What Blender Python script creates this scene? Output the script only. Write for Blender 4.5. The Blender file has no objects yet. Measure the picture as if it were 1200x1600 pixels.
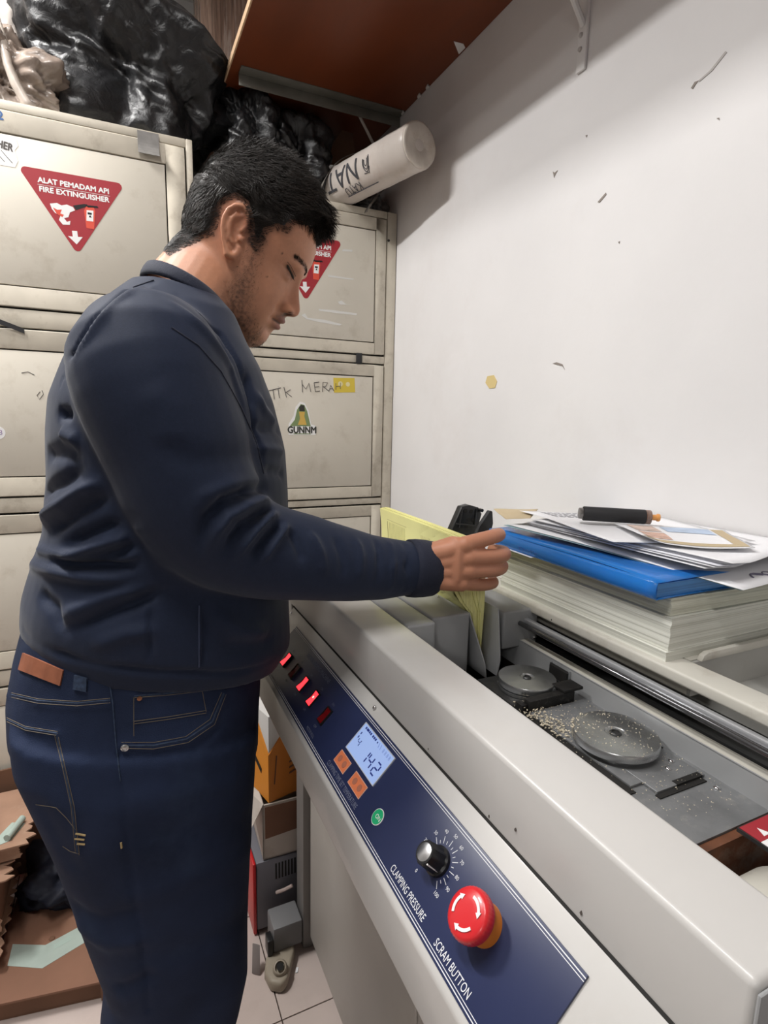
import bpy, bmesh, math, random
import numpy as np
from mathutils import Vector, Matrix, noise
from mathutils.bvhtree import BVHTree
random.seed(7); rng = np.random.default_rng(7)
C = bpy.context.scene.collection

# ------------------------------------------------------------------ camera
FPX, YAW, PITCH, ROLL, Z0 = 880.0, math.radians(25.3), math.radians(9.6), math.radians(-1.3), 1.36
_cy, _sy, _cp, _sp = math.cos(YAW), math.sin(YAW), math.cos(PITCH), math.sin(PITCH)
_f = np.array([_sy*_cp, _cy*_cp, -_sp]); _r0 = np.array([_cy, -_sy, 0.0]); _d0 = np.cross(_f, _r0)
_r = math.cos(ROLL)*_r0 + math.sin(ROLL)*_d0; _d = -math.sin(ROLL)*_r0 + math.cos(ROLL)*_d0
CAMM = np.stack([_r, _d, _f]); CAMP = np.array([0, 0, Z0])
def ray(u, v): return CAMM.T @ np.array([(u-600)/FPX, (v-800)/FPX, 1.0])
def P(u, v, ax, val):            # point of the photograph's pixel on a plane x / y / z = val
    d = ray(u, v); a = 'xyz'.index(ax); return Vector(CAMP + d*((val-CAMP[a])/d[a]))
cam = bpy.data.cameras.new('camera'); cam_o = bpy.data.objects.new('camera', cam); C.objects.link(cam_o)
cam.sensor_fit = 'HORIZONTAL'; cam.sensor_width = 36.0; cam.lens = 36.0*FPX/1200.0
cam.clip_start = 0.02; cam.clip_end = 50
cam_o.matrix_world = Matrix(((_r[0], -_d[0], -_f[0], 0), (_r[1], -_d[1], -_f[1], 0), (_r[2], -_d[2], -_f[2], Z0), (0, 0, 0, 1)))
bpy.context.scene.camera = cam_o

# ------------------------------------------------------------------ world, exposure
w = bpy.data.worlds.new('world'); bpy.context.scene.world = w; w.use_nodes = True
w.node_tree.nodes['Background'].inputs[0].default_value = (0.9, 0.93, 1.0, 1)
w.node_tree.nodes['Background'].inputs[1].default_value = 0.3
vs = bpy.context.scene.view_settings
vs.view_transform = 'Standard'; vs.look = 'None'; vs.gamma = 1.0; vs.use_curve_mapping = False; vs.exposure = 0.0
# ceiling lamps: (centre, length along y, watts)
LAMPS = [((-0.80, 1.48, 2.86), 0.45, 46, 0.10), ((-0.36, 0.42, 2.86), 0.9, 24, 0.16), ((-2.3, -2.2, 2.86), 1.2, 38, 0.25), ((-1.2, 2.35, 2.86), 1.1, 15, 0.2)]

# ------------------------------------------------------------------ helpers
def prop(o, label=None, cat=None, group=None, kind=None):
    if label: o['label'] = label
    if cat: o['category'] = cat
    if group: o['group'] = group
    if kind: o['kind'] = kind
    return o
_W = {}
def wmat(o): return _W.get(o.name, Matrix())
def thing(name, label, cat, loc, group=None, rotz=0.0):
    o = bpy.data.objects.new(name, None); C.objects.link(o); o.empty_display_size = .05
    o.location = loc; o.rotation_euler = (0, 0, rotz)
    _W[o.name] = Matrix.Translation(Vector(loc)) @ Matrix.Rotation(rotz, 4, 'Z')
    return prop(o, label, cat, group)
KS = 1.0                                     # uniform scale about the viewpoint's height axis used while laying out the sunken trough
class MB:
    """collects vertices and faces of ONE mesh object, in world coordinates"""
    def __init__(s): s.v = []; s.f = []; s.m = []; s.mi = 0
    def add(s, vs, fs, mi=None):
        n = len(s.v); s.v += [tuple(x) for x in vs]
        s.f += [tuple(i+n for i in f) for f in fs]; s.m += [s.mi if mi is None else mi]*len(fs); return s
    def box(s, lo, hi, mi=None):
        (a, b, c), (d, e, f) = lo, hi
        return s.add([(a,b,c),(d,b,c),(d,e,c),(a,e,c),(a,b,f),(d,b,f),(d,e,f),(a,e,f)],
                     [(3,2,1,0),(4,5,6,7),(0,1,5,4),(1,2,6,5),(2,3,7,6),(3,0,4,7)], mi)
    def obox(s, c, ax, ay, az, mi=None):     # half axes
        c, ax, ay, az = map(Vector, (c, ax, ay, az))
        vs = [c+i*ax+j*ay+k*az for k in (-1,1) for (i,j) in ((-1,-1),(1,-1),(1,1),(-1,1))]
        fl = [(3,2,1,0),(4,5,6,7),(0,1,5,4),(1,2,6,5),(2,3,7,6),(3,0,4,7)]
        if ax.cross(ay).dot(az) < 0: fl = [f[::-1] for f in fl]
        return s.add(vs, fl, mi)
    def prism(s, poly, d, mi=None):          # planar 3-D polygon pushed along vector d
        poly = [Vector(p) for p in poly]; d = Vector(d); n = len(poly)
        nrm = Vector((0,0,0))
        for i in range(n): nrm += (poly[i]-poly[0]).cross(poly[(i+1) % n]-poly[0])
        if nrm.dot(d) > 0: poly = poly[::-1]
        vs = poly + [p+d for p in poly]
        fs = [tuple(range(n)), tuple(range(2*n-1, n-1, -1))] + [(j, i, i+n, j+n) for i in range(n) for j in [(i+1) % n]]
        return s.add(vs, fs, mi)
    def tube(s, pts, r, n=8, mi=None, cap=True):
        pts = [Vector(p) for p in pts]; k = len(pts); rs = r if hasattr(r, '__len__') else [r]*k
        vs = []; up = None
        for i, p in enumerate(pts):
            t = (pts[min(i+1, k-1)]-pts[max(i-1, 0)]).normalized()
            if up is None:
                up = Vector((0,0,1)) if abs(t.z) < .9 else Vector((1,0,0))
            a = (up - t*up.dot(t)).normalized(); b = t.cross(a); up = a
            vs += [p + (a*math.cos(2*math.pi*j/n)+b*math.sin(2*math.pi*j/n))*rs[i] for j in range(n)]
        fs = [(i*n+j, i*n+(j+1) % n, (i+1)*n+(j+1) % n, (i+1)*n+j) for i in range(k-1) for j in range(n)]
        if cap: fs += [tuple(range(n-1, -1, -1)), tuple((k-1)*n+j for j in range(n))]
        return s.add(vs, fs, mi)
    def lathe(s, c, axis, prof, n=32, mi=None, a0=None, wob=None):   # prof: (radius, height along axis)
        c = Vector(c); axis = Vector(axis).normalized()
        a = Vector(a0) if a0 else (Vector((0,0,1)) if abs(axis.z) < .9 else Vector((1,0,0)))
        a = (a-axis*a.dot(axis)).normalized(); b = axis.cross(a); vs = []
        for i, (r, h) in enumerate(prof):
            for j in range(n):
                rr = r*(wob(j/n, i) if wob else 1)
                vs.append(c+axis*h+(a*math.cos(2*math.pi*j/n)+b*math.sin(2*math.pi*j/n))*rr)
        k = len(prof)
        fs = [(i*n+j, i*n+(j+1) % n, (i+1)*n+(j+1) % n, (i+1)*n+j) for i in range(k-1) for j in range(n)]
        fs += [tuple(range(n-1, -1, -1)), tuple((k-1)*n+j for j in range(n))]
        return s.add(vs, fs, mi)
    def grid(s, fn, nu, nv, mi=None):
        vs = [fn(i/nu, j/nv) for j in range(nv+1) for i in range(nu+1)]
        return s.add(vs, [(j*(nu+1)+i, j*(nu+1)+i+1, (j+1)*(nu+1)+i+1, (j+1)*(nu+1)+i) for j in range(nv) for i in range(nu)], mi)
    def sheet(s, fn, nu, nv, th, mi=None):   # thin curved sheet with thickness (downwards along its normal)
        g = [[Vector(fn(i/nu, j/nv)) for i in range(nu+1)] for j in range(nv+1)]
        top = [g[j][i] for j in range(nv+1) for i in range(nu+1)]; bot = []
        for j in range(nv+1):
            for i in range(nu+1):
                du = g[j][min(i+1, nu)]-g[j][max(i-1, 0)]; dv = g[min(j+1, nv)][i]-g[max(j-1, 0)][i]
                bot.append(g[j][i]-du.cross(dv).normalized()*th)
        N = len(top); q = lambda i, j: j*(nu+1)+i
        fs = [(q(i,j), q(i+1,j), q(i+1,j+1), q(i,j+1)) for j in range(nv) for i in range(nu)]
        fs += [tuple(N+x for x in reversed(f)) for f in fs]
        rim = [q(i,0) for i in range(nu)]+[q(nu,j) for j in range(nv)]+[q(i,nv) for i in range(nu,0,-1)]+[q(0,j) for j in range(nv,0,-1)]
        fs += [(rim[(k+1) % len(rim)], rim[k], rim[k]+N, rim[(k+1) % len(rim)]+N) for k in range(len(rim))]
        return s.add(top+bot, fs, mi)
    def text(s, txt, M4, mi=None, size=1.0, bold=0.0, xs=1.0, align='CENTER'):
        v, f = text_mesh(txt, size, 0.0, align)
        for k, (dx, dy) in enumerate(((0, 0), (bold, 0), (-bold, 0), (0, bold), (0, -bold)) if bold else ((0, 0),)):
            s.add([M4 @ Vector((x*xs+dx, y+dy, k*.00004)) for x, y in v], f, mi)
        return s
    def build(s, name, mats, parent=None, smooth=False, bevel=0.0, seg=2, ang=30, auto=None):
        if KS != 1.0: s.v = [(x*KS, y*KS, Z0+(z-Z0)*KS) for x, y, z in s.v]
        me = bpy.data.meshes.new(name); me.from_pydata(s.v, [], s.f)
        for m in (mats if isinstance(mats, (list, tuple)) else [mats]): me.materials.append(m)
        me.polygons.foreach_set('material_index', s.m)
        if bevel:
            bm = bmesh.new(); bm.from_mesh(me); bmesh.ops.remove_doubles(bm, verts=bm.verts, dist=1e-6)
            es = [e for e in bm.edges if len(e.link_faces) == 2 and e.calc_face_angle(0) > math.radians(ang)]
            bmesh.ops.bevel(bm, geom=es, offset=bevel, segments=seg, profile=.5, affect='EDGES', clamp_overlap=True)
            bm.to_mesh(me); bm.free(); auto = 40 if auto is None else auto
        if smooth: me.polygons.foreach_set('use_smooth', [True]*len(me.polygons))
        elif auto: me.polygons.foreach_set('use_smooth', [True]*len(me.polygons)); me.set_sharp_from_angle(angle=math.radians(auto))
        me.update()
        return link(name, me, parent)
def link(name, me, parent=None):
    o = bpy.data.objects.new(name, me); C.objects.link(o)
    if parent is not None:
        o.parent = parent; o.matrix_parent_inverse = wmat(parent).inverted()
    else:
        n = len(me.vertices); co = np.empty(n*3, np.float32); me.vertices.foreach_get('co', co); co = co.reshape(-1, 3)
        b = np.array([(co[:,0].min()+co[:,0].max())/2, (co[:,1].min()+co[:,1].max())/2, co[:,2].min()], np.float32)
        me.vertices.foreach_set('co', (co-b).ravel()); me.update()
        o.location = b; _W[o.name] = Matrix.Translation(Vector(b.tolist()))
    return o
_TX = {}
def text_mesh(txt, size, bold, align):
    k = (txt, size, bold, align)
    if k not in _TX:
        cu = bpy.data.curves.new('t', 'FONT'); cu.body = txt; cu.size = size; cu.offset = bold; cu.align_x = align; cu.align_y = 'CENTER'
        cu.resolution_u = 3; o = bpy.data.objects.new('t', cu); C.objects.link(o)
        me = bpy.data.meshes.new_from_object(o.evaluated_get(bpy.context.evaluated_depsgraph_get()))
        _TX[k] = ([(v.co.x, v.co.y) for v in me.vertices], [tuple(p.vertices) for p in me.polygons])
        C.objects.unlink(o); bpy.data.objects.remove(o); bpy.data.curves.remove(cu); bpy.data.meshes.remove(me)
    return _TX[k]
def frame4(o, x, y):                # 4x4 with given origin, x and y axes
    x = Vector(x).normalized(); y = Vector(y); y = (y-x*y.dot(x)).normalized(); z = x.cross(y); o = Vector(o)
    return Matrix(((x.x,y.x,z.x,o.x),(x.y,y.y,z.y,o.y),(x.z,y.z,z.z,o.z),(0,0,0,1)))

# ------------------------------------------------------------------ materials
def M(name, col, rough=.5, metal=0.0, var=0.0, vs=12, dirt=None, dscale=6, damt=.5, bump=0.0, bs=150, bd=4, bdist=.002, spec=.5,
      emit=None, es=1.0, trans=0.0, alpha=1.0, coat=0.0, sheen=0.0, vcol=None, stretch=(1,1,1), ior=1.45, wave=None, sss=0.0):
    m = bpy.data.materials.new(name); m.use_nodes = True; nt = m.node_tree; nd = nt.nodes; L = nt.links
    b = nd['Principled BSDF']; I = b.inputs
    I['Roughness'].default_value = rough; I['Metallic'].default_value = metal; I['Specular IOR Level'].default_value = spec
    I['Coat Weight'].default_value = coat; I['Sheen Weight'].default_value = sheen; I['IOR'].default_value = ior
    I['Transmission Weight'].default_value = trans; I['Alpha'].default_value = alpha; I['Base Color'].default_value = (*col, 1)
    if sss: I['Subsurface Weight'].default_value = sss; I['Subsurface Radius'].default_value = (.9,.35,.2); I['Subsurface Scale'].default_value = .006
    if emit: I['Emission Color'].default_value = (*emit, 1); I['Emission Strength'].default_value = es
    src = None
    tc = nd.new('ShaderNodeTexCoord'); mp = nd.new('ShaderNodeMapping'); mp.inputs['Scale'].default_value = stretch
    L.new(tc.outputs['Object'], mp.inputs['Vector'])
    if vcol:
        a = nd.new('ShaderNodeAttribute'); a.attribute_name = vcol; src = a.outputs['Color']
    def mix(fac, A, B):
        x = nd.new('ShaderNodeMix'); x.data_type = 'RGBA'
        L.new(fac, x.inputs['Factor'])
        for s_, val in ((6, A), (7, B)):
            if hasattr(val, 'is_linked'): L.new(val, x.inputs[s_])
            else: x.inputs[s_].default_value = (*val, 1)
        return x.outputs[2]
    if var:
        n = nd.new('ShaderNodeTexNoise'); n.inputs['Scale'].default_value = vs; n.inputs['Detail'].default_value = 6
        L.new(mp.outputs[0], n.inputs['Vector'])
        r = nd.new('ShaderNodeMapRange'); r.inputs[1].default_value = .3; r.inputs[2].default_value = .7; L.new(n.outputs[0], r.inputs[0])
        lo = tuple(c*(1-var) for c in col); hi = tuple(min(1, c*(1+var*.6)) for c in col)
        if src is None: src = mix(r.outputs[0], lo, hi)
        else:
            mm = nd.new('ShaderNodeMix'); mm.data_type = 'RGBA'; mm.blend_type = 'MULTIPLY'; mm.inputs['Factor'].default_value = 1
            g = mix(r.outputs[0], (1-var,)*3, (1, 1, 1)); L.new(src, mm.inputs[6]); L.new(g, mm.inputs[7]); src = mm.outputs[2]
    if wave:                                  # (colour, scale, axis, strength): fine lines such as page edges
        wv = nd.new('ShaderNodeTexNoise'); wv.inputs['Scale'].default_value = 1; wv.inputs['Detail'].default_value = 3
        m2 = nd.new('ShaderNodeMapping'); m2.inputs['Scale'].default_value = wave[1]; L.new(tc.outputs['Object'], m2.inputs['Vector']); L.new(m2.outputs[0], wv.inputs['Vector'])
        r = nd.new('ShaderNodeMapRange'); r.inputs[1].default_value = .45; r.inputs[2].default_value = .68; r.inputs[4].default_value = wave[2]; L.new(wv.outputs[0], r.inputs[0])
        src = mix(r.outputs[0], src if src is not None else col, wave[0])
    if dirt:
        n = nd.new('ShaderNodeTexNoise'); n.inputs['Scale'].default_value = dscale; n.inputs['Detail'].default_value = 9; n.inputs['Roughness'].default_value = .68
        L.new(mp.outputs[0], n.inputs['Vector'])
        r = nd.new('ShaderNodeMapRange'); r.inputs[1].default_value = .54; r.inputs[2].default_value = .78; r.inputs[4].default_value = damt; L.new(n.outputs[0], r.inputs[0])
        src = mix(r.outputs[0], src if src is not None else col, dirt)
    if src is not None: L.new(src, I['Base Color'])
    if bump:
        n = nd.new('ShaderNodeTexNoise'); n.inputs['Scale'].default_value = bs; n.inputs['Detail'].default_value = bd; n.inputs['Distortion'].default_value = .8 if bd > 5 else 0; n.inputs['Roughness'].default_value = .62 if bd > 5 else .5; L.new(mp.outputs[0], n.inputs['Vector'])
        bp = nd.new('ShaderNodeBump'); bp.inputs['Strength'].default_value = bump; bp.inputs['Distance'].default_value = bdist
        L.new(n.outputs[0], bp.inputs['Height']); L.new(bp.outputs[0], I['Normal'])
    return m
WHITE_WALL = M('painted_wall', (.73,.715,.712), .75, var=.05, vs=3, dirt=(.58,.53,.50), dscale=2.2, damt=.35, bump=.25, bs=30)
PLAIN = M('plain_plaster', (.78,.77,.75), .8, var=.04); FARW = M('far_wall_paint', (.42,.41,.40), .8, var=.1)
TILE = M('floor_tile', (.56,.47,.43), .35, var=.06, vs=8, dirt=(.40,.32,.28), dscale=10, damt=.35)
GROUT = M('grout', (.06,.04,.03), .9)
CREAM = M('locker_cream', (.645,.60,.515), .45, var=.05, vs=5, dirt=(.36,.30,.22), dscale=9, damt=.5, bump=.05, bs=60)
CREAM_EDGE = M('locker_cream_edge', (.58,.53,.44), .45, var=.10, vs=14, dirt=(.22,.17,.12), dscale=16, damt=.6)
GAP = M('dark_gap', (.012,.011,.010), .8)
METAL = M('brushed_steel', (.62,.63,.635), .27, .95, var=.15, vs=40, dirt=(.25,.24,.22), dscale=30, damt=.5)
CHROME = M('chrome', (.75,.75,.76), .15, 1.0)
PLATE = M('milled_plate', (.235,.24,.245), .42, .4, var=.25, vs=25, dirt=(.42,.40,.37), dscale=60, damt=.6, bump=.1, bs=200)
PAINT = M('machine_paint', (.545,.53,.51), .35, var=.03, vs=6, dirt=(.42,.38,.33), dscale=7, damt=.22, coat=.15)
PAINT_D = M('machine_paint_worn', (.55,.53,.47), .45, var=.08, vs=10, dirt=(.28,.23,.17), dscale=14, damt=.6)
GREYBOX = M('grey_enamel', (.33,.335,.34), .42, .1, var=.06, vs=10, dirt=(.36,.35,.33), dscale=25, damt=.25)
NAVY = M('panel_navy', (.022,.030,.085), .38, var=.05, vs=30)
LETTER = M('panel_print', (.72,.73,.76), .5)
FAINT = M('panel_print_faint', (.17,.185,.26), .5)
BLACKP = M('black_plastic', (.012,.012,.013), .35)
RUBBER = M('black_rubber', (.022,.022,.024), .7, bump=.1, bs=300)
RED = M('red_plastic', (.62,.022,.028), .3, coat=.2)
ORANGE = M('orange_plastic', (.80,.24,.03), .4)
WHITEP = M('white_print', (.83,.82,.81), .55)
LABELRED = M('label_red', (.36,.024,.034), .5, var=.06)
DARKMETAL = M('dark_metal', (.055,.055,.055), .45, .6, var=.2, vs=30)
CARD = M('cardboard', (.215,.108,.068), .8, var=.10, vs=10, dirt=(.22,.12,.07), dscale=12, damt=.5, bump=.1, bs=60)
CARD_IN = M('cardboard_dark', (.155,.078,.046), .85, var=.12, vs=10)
BAGM = M('black_bin_bag', (.011,.011,.012), .30, bump=.8, bs=34, bd=7, bdist=.005, spec=.6)
PAPERW = M('white_paper', (.80,.80,.82), .7)
MINT = M('mint_tape', (.36,.43,.385), .6, var=.06, vs=30)
# ------------------------------------------------------------------ room
XW, YB, XL, YF, ZC = .87, 2.62, -3.6, -3.8, 2.95
T = .12
fl = prop(MB().box((XL-T, YF-T, -.12), (XW+T, YB+T, -.004)).build('floor', GROUT), kind='structure')
tile0 = None
for i in range(-7, 4):
    for j in range(-3, 9):
        x0 = .2715+.3*(i-1); y0 = 1.056+.3*(j-4)
        if x0 > XW-.02 or y0 > YB-.05 or x0 < -1.7: continue
        x1 = min(x0+.3, XW-.002); y1 = min(y0+.3, YB-.002)
        if y1-y0 < .05: continue
        MB().box((x0+.0015, y0+.0015, -.004), (x1-.0015, y1-.0015, 0)).build('floor_tile', TILE, fl)
prop(MB().box((XL-T, YF, ZC), (XW+T, YB+T, ZC+.1)).build('ceiling', PLAIN), kind='structure')
wr = prop(MB().box((XW, YF, 0), (XW+T, YB, ZC)).build('wall_right', WHITE_WALL), kind='structure')
prop(MB().box((XL, YB, 0), (XW+T, YB+T, ZC)).build('wall_back', PLAIN), kind='structure')
prop(MB().box((XL-T, YF, 0), (XL, YB+T, ZC)).build('wall_left', FARW), kind='structure')
prop(MB().box((XL-T, YF-T, 0), (XW+T, YF, ZC)).build('wall_front', FARW), kind='structure')
# marks on the wall: peeled tape scrap, chips and hairline cracks (thin real pieces)
CHIP = M('wall_chip', (.27,.235,.21), .9); TAPEY = M('old_yellow_tape', (.66,.52,.24), .5); SCUFF = M('wall_scuff', (.50,.47,.455), .9)
def wallpoly(pts, th=.0008): return [Vector((XW-.0002, P(u,v,'x',XW).y, P(u,v,'x',XW).z)) for u, v in pts]
MB().prism(wallpoly([(762,588),(772,586),(777,596),(774,606),(765,607),(759,598)]), (-.0012,0,0)).build('tape_scrap', TAPEY, wr)
for poly in ([(864,568),(870,566),(879,569),(883,578),(879,572),(871,570)], [(864,268),(867,270),(872,266),(868,273),(866,278),(865,272)],
             [(1080,138),(1086,128),(1092,126),(1088,131),(1083,139)], [(1120,185),(1124,184),(1125,188)], [(966,378),(969,377),(968,381)],
             [(934,316),(947,301),(948,304),(937,317)], [(915,212),(918,211),(917,215)], [(1092,126),(1110,110),(1134,80),(1136,82),(1113,111),(1093,128)]):
    MB().prism(wallpoly(poly), (-.0008,0,0)).build('wall_mark', CHIP if len(poly) < 6 or poly[0][0] != 1092 else SCUFF, wr)
# metal shelf bracket on the right wall, painted over with the wall
br = thing('shelf_bracket', 'painted over metal shelf bracket screwed high on the white wall', 'bracket', P(906,100,'x',XW))
a, b = P(910,104,'x',XW), P(918,0,'x',XW); zt = 2.36
MB().box((XW-.006, a.y-.012, a.z-.01), (XW, a.y+.012, zt)).build('wall_plate', WHITE_WALL, br, bevel=.002)
MB().box((XW-.22, a.y-.012, zt-.006), (XW, a.y+.012, zt)).build('shelf_arm', WHITE_WALL, br, bevel=.002)
MB().tube([(XW-.004, a.y, a.z+.07), (XW-.19, a.y, zt-.006)], .006, 8).build('brace', WHITE_WALL, br)
for k in (.03, .055):
    MB().lathe((XW-.006, a.y+.003, a.z+k), (-1,0,0), [(.005,0),(.004,.003),(.001,.004)], 12).build('screw', SCUFF, br)
# lamps: fluorescent fittings on the ceiling; the tube gives the light
LAMPHOUSE = M('lamp_housing', (.8,.8,.8), .4); TUBE = M('lit_tube', (1,1,1), .3, emit=(.95,.97,1), es=6)
for k, (c, ln, wt, wd) in enumerate(LAMPS):
    t = thing('ceiling_light', ['short white fluorescent fitting on the ceiling beside the lockers', 'white fluorescent fitting on the ceiling above the operator side',
              'white fluorescent fitting on the ceiling far behind the photographer', 'white fluorescent fitting on the ceiling behind the lockers'][k], 'lamp', (c[0], c[1], ZC))
    MB().box((c[0]-.06, c[1]-ln/2, c[2]+.03), (c[0]+.06, c[1]+ln/2, ZC)).build('housing', LAMPHOUSE, t, bevel=.005)
    MB().tube([(c[0], c[1]-ln/2+.02, c[2]+.012), (c[0], c[1]+ln/2-.02, c[2]+.012)], .013, 12).build('tube', TUBE, t)
    ld = bpy.data.lights.new('tube_glow', 'AREA'); ld.shape = 'RECTANGLE'; ld.size = wd; ld.size_y = ln; ld.energy = wt; ld.color = (1, .985, .965)
    lo = bpy.data.objects.new('tube_glow', ld); C.objects.link(lo); lo.location = (c[0], c[1], c[2]-.004); lo.parent = t; lo.matrix_parent_inverse = wmat(t).inverted()

# wooden board overhead, with its angle rail and scrap of paper
WOOD = M('red_brown_board', (.165,.038,.011), .42, var=.25, vs=3, stretch=(2,.6,1), dirt=(.08,.025,.012), dscale=3, damt=.6, bump=.06, bs=40)
RAWEDGE = M('raw_wood_edge', (.62,.42,.26), .7, var=.15, vs=60, stretch=(1,8,1))
ZB = 2.306
sh = thing('wall_shelf', 'red-brown wooden shelf board overhead along the white wall', 'shelf', (.6, 1.4, ZB))
MB().box((.335, -.55, ZB), (XW-.001, 2.2, ZB+.018)).build('board', WOOD, sh)
MB().box((.331, -.55, ZB), (.335, 2.2, ZB+.018)).build('edge_strip', RAWEDGE, sh)
RAIL = M('old_grey_angle', (.19,.185,.16), .5, .4, var=.2, vs=20)
MB().box((.36, 1.745, ZB-.003), (XW-.002, 1.785, ZB-.0002)).box((.36, 1.783, ZB-.032), (XW-.002, 1.786, ZB-.003)).build('angle_rail', RAIL, sh, bevel=.0008)
q = [Vector((p.x, p.y, ZB-.0004)) for p in (P(*c,'z',ZB) for c in ((709,64),(724,68),(727,74),(717,84)))]
MB().prism(q, (0,0,-.001)).build('paper_scrap', PAPERW, sh)
for c in ((672,136),(660,150),(640,178)):
    p = P(*c,'z',ZB); MB().prism([(XW-.012,p.y-.012,ZB-.0004),(XW-.002,p.y-.006,ZB-.0004),(XW-.003,p.y+.012,ZB-.0004),(XW-.009,p.y+.006,ZB-.0004)], (0,0,-.004)).build('plaster_crumb', PLAIN, sh)
# ------------------------------------------------------------------ binding machine (long axis along y, its control panel faces -x)
mc = thing('binding_machine', 'long grey-white book binding machine with navy control panel along the white wall', 'machine', (.5, .6, 0))
XO, XI, ZT, ZR = .300, .368, 1.060, 1.028          # cover outer / inner side, cover top, rail top
Y0, Y1 = .145, 1.06
MB().prism([(XO-.004,Y0,.986),(XO,Y0,ZT),(XI,Y0,ZT),(XI,Y0,.985)], (0,Y1-Y0,0)).build('front_cover', PAINT, mc, bevel=.0055, seg=4)
MB().box((XO-.0015,Y0-.003,.99),(XI+.001,Y0-.0002,ZT-.004)).build('cover_end', GREYBOX, mc, bevel=.002)
MB().prism([(.2155,Y0,.8365),(.2125,Y0,.906),(.2965,Y0,.990),(.36,Y0,.990),(.36,Y0,.80),(.33,Y0,.80)], (0,1.03-Y0,0)).build('console', PAINT, mc, bevel=.004, seg=3)
CHIPD = M('paint_chip', (.10,.085,.075), .8)
for u, v, r in ((806,1296,.0011),(909,1426,.0013),(765,1275,.0010),(922,1460,.0008),(670,1170,.0007)):
    p = P(u,v,'x',XO-.003); MB().prism([(p.x-.0012,p.y-r,p.z),(p.x-.0012,p.y,p.z+r*1.6),(p.x-.0012,p.y+r*.9,p.z-r*.3),(p.x-.0012,p.y-r*.2,p.z-r*1.5)], (.0012,0,0)).build('paint_chip', CHIPD, mc)
MB().prism([(.2945,Y0+.002,.9885),(.2968,Y0+.002,.9908),(.2968,Y0+.002,.9850)], (0,Y1-Y0-.03,0)).build('cover_seam', GAP, mc)
# body under the console
BODYP = M('machine_body_paint', (.50,.475,.44), .45, var=.05, vs=5, dirt=(.33,.28,.23), dscale=5, damt=.35)
BODYG = M('machine_side_grey', (.24,.23,.22), .5, var=.08, vs=6)
MB().box((.385,.16,.04),(.868,1.20,.875)).build('body', BODYP, mc, bevel=.004)
MB().box((.366,1.203,.0),(.80,1.26,.975)).build('side_panel', BODYG, mc, bevel=.004)
MB().box((.3795,.17,.05),(.3848,.63,.78)).box((.3795,.645,.05),(.3848,1.185,.78)).build('body_door', BODYP, mc, bevel=.002)
MB().box((.40,.17,0),(.83,1.19,.0398)).build('plinth', DARKMETAL, mc)
# --- navy panel: frame with s (up the slope), -y reading direction
S2 = 2**-.5
def pan(s, y, n=0.0): return Vector((.217+s*S2-n*S2, y, Z0-.665+.217+s*S2+n*S2))
PN = Vector((-S2, 0, S2)); PU = Vector((S2, 0, S2)); PR = Vector((0, -1, 0))
def pan4(s, y, n=0.0): return frame4(pan(s, y, n), PR, PU)
YP0, YP1 = .2395, .958
panel = MB().prism([pan(0,YP0,-.001),pan(.090,YP0,-.001),pan(.090,YP1,-.001),pan(0,YP1,-.001)], PN*.0022).build('control_panel', NAVY, mc, bevel=.0004)
fr = MB()
for s, wd in ((.0026,.00085),(.0050,.0006),(.0850,.0006),(.0874,.00085)):
    fr.prism([pan(s-wd/2,YP0,.0012),pan(s+wd/2,YP0,.0012),pan(s+wd/2,YP1,.0012),pan(s-wd/2,YP1,.0012)], PN*.00015)
fr.build('border_lines', LETTER, panel)
for s, y, t, h in ((.0115,.405,'CLAMPING PRESSURE',.0098),(.0105,.325,'SCRAM BUTTON',.0098)): MB().text(t, pan4(s, y, .0014), size=h, xs=.70).build('panel_lettering', LETTER, panel)
for s, y, t, h, k in ((.0110,.578,'CLAMPING TIME SET TEMPERATURE',.0085,.70),(.0745,.80,'BOOK BINDING MACHINE',.0095,.95),(.011,.70,'MOTOR ROLL',.006,.8)): MB().text(t, pan4(s, y, .0014), size=h, xs=k).build('faint_lettering', FAINT, panel)
tx = MB()
for y in (.70,.75,.80,.85,.90): tx.text('ON', pan4(.0595,y,.0014), size=.005); tx.text('OFF', pan4(.021,y,.0014), size=.005)
prop(tx.build('switch_legends', FAINT, panel), kind='stuff')
# rocker switches, some lit from inside
RLIT = M('lit_red_rocker', (.6,.01,.015), .25, emit=(1,.03,.04), es=2.6); RLIT2 = M('lit_hot_spot', (1,.3,.25), .3, emit=(1,.32,.26), es=3); ROFF = M('dark_red_rocker', (.17,.006,.008), .25)
for y, lit in ((.898,1),(.848,0),(.800,1),(.750,2),(.697,0)):
    sw = MB()
    for lo, hi in (((-.0125,-.0085),(.0125,-.0068)),((-.0125,.0068),(.0125,.0085)),((-.0125,-.0068),(-.0108,.0068)),((.0108,-.0068),(.0125,.0068))):
        sw.prism([pan(.041+lo[0],y+lo[1],.001),pan(.041+hi[0],y+lo[1],.001),pan(.041+hi[0],y+hi[1],.001),pan(.041+lo[0],y+hi[1],.001)], PN*.003)
    o = sw.build('rocker_switch', BLACKP, mc)
    rk = MB(); a = [pan(.041-.0105,y,.0008),pan(.041-.0105,y,.0052),pan(.041+.001,y,.0026),pan(.041+.0105,y,.0034),pan(.041+.0105,y,.0008)]
    rk.prism([p+Vector((0,-.0066,0)) for p in a], (0,.0132,0))
    prop(rk.build('rocker', (RLIT if lit else ROFF), o), 'glowing red rocker' if lit else None)
    if lit == 2:
        p0 = pan(.043,y,.0040); MB().lathe(p0, PN, [(.0020,0),(.0012,.0006)], 12).build('lamp_spot', RLIT2, o)
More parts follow.
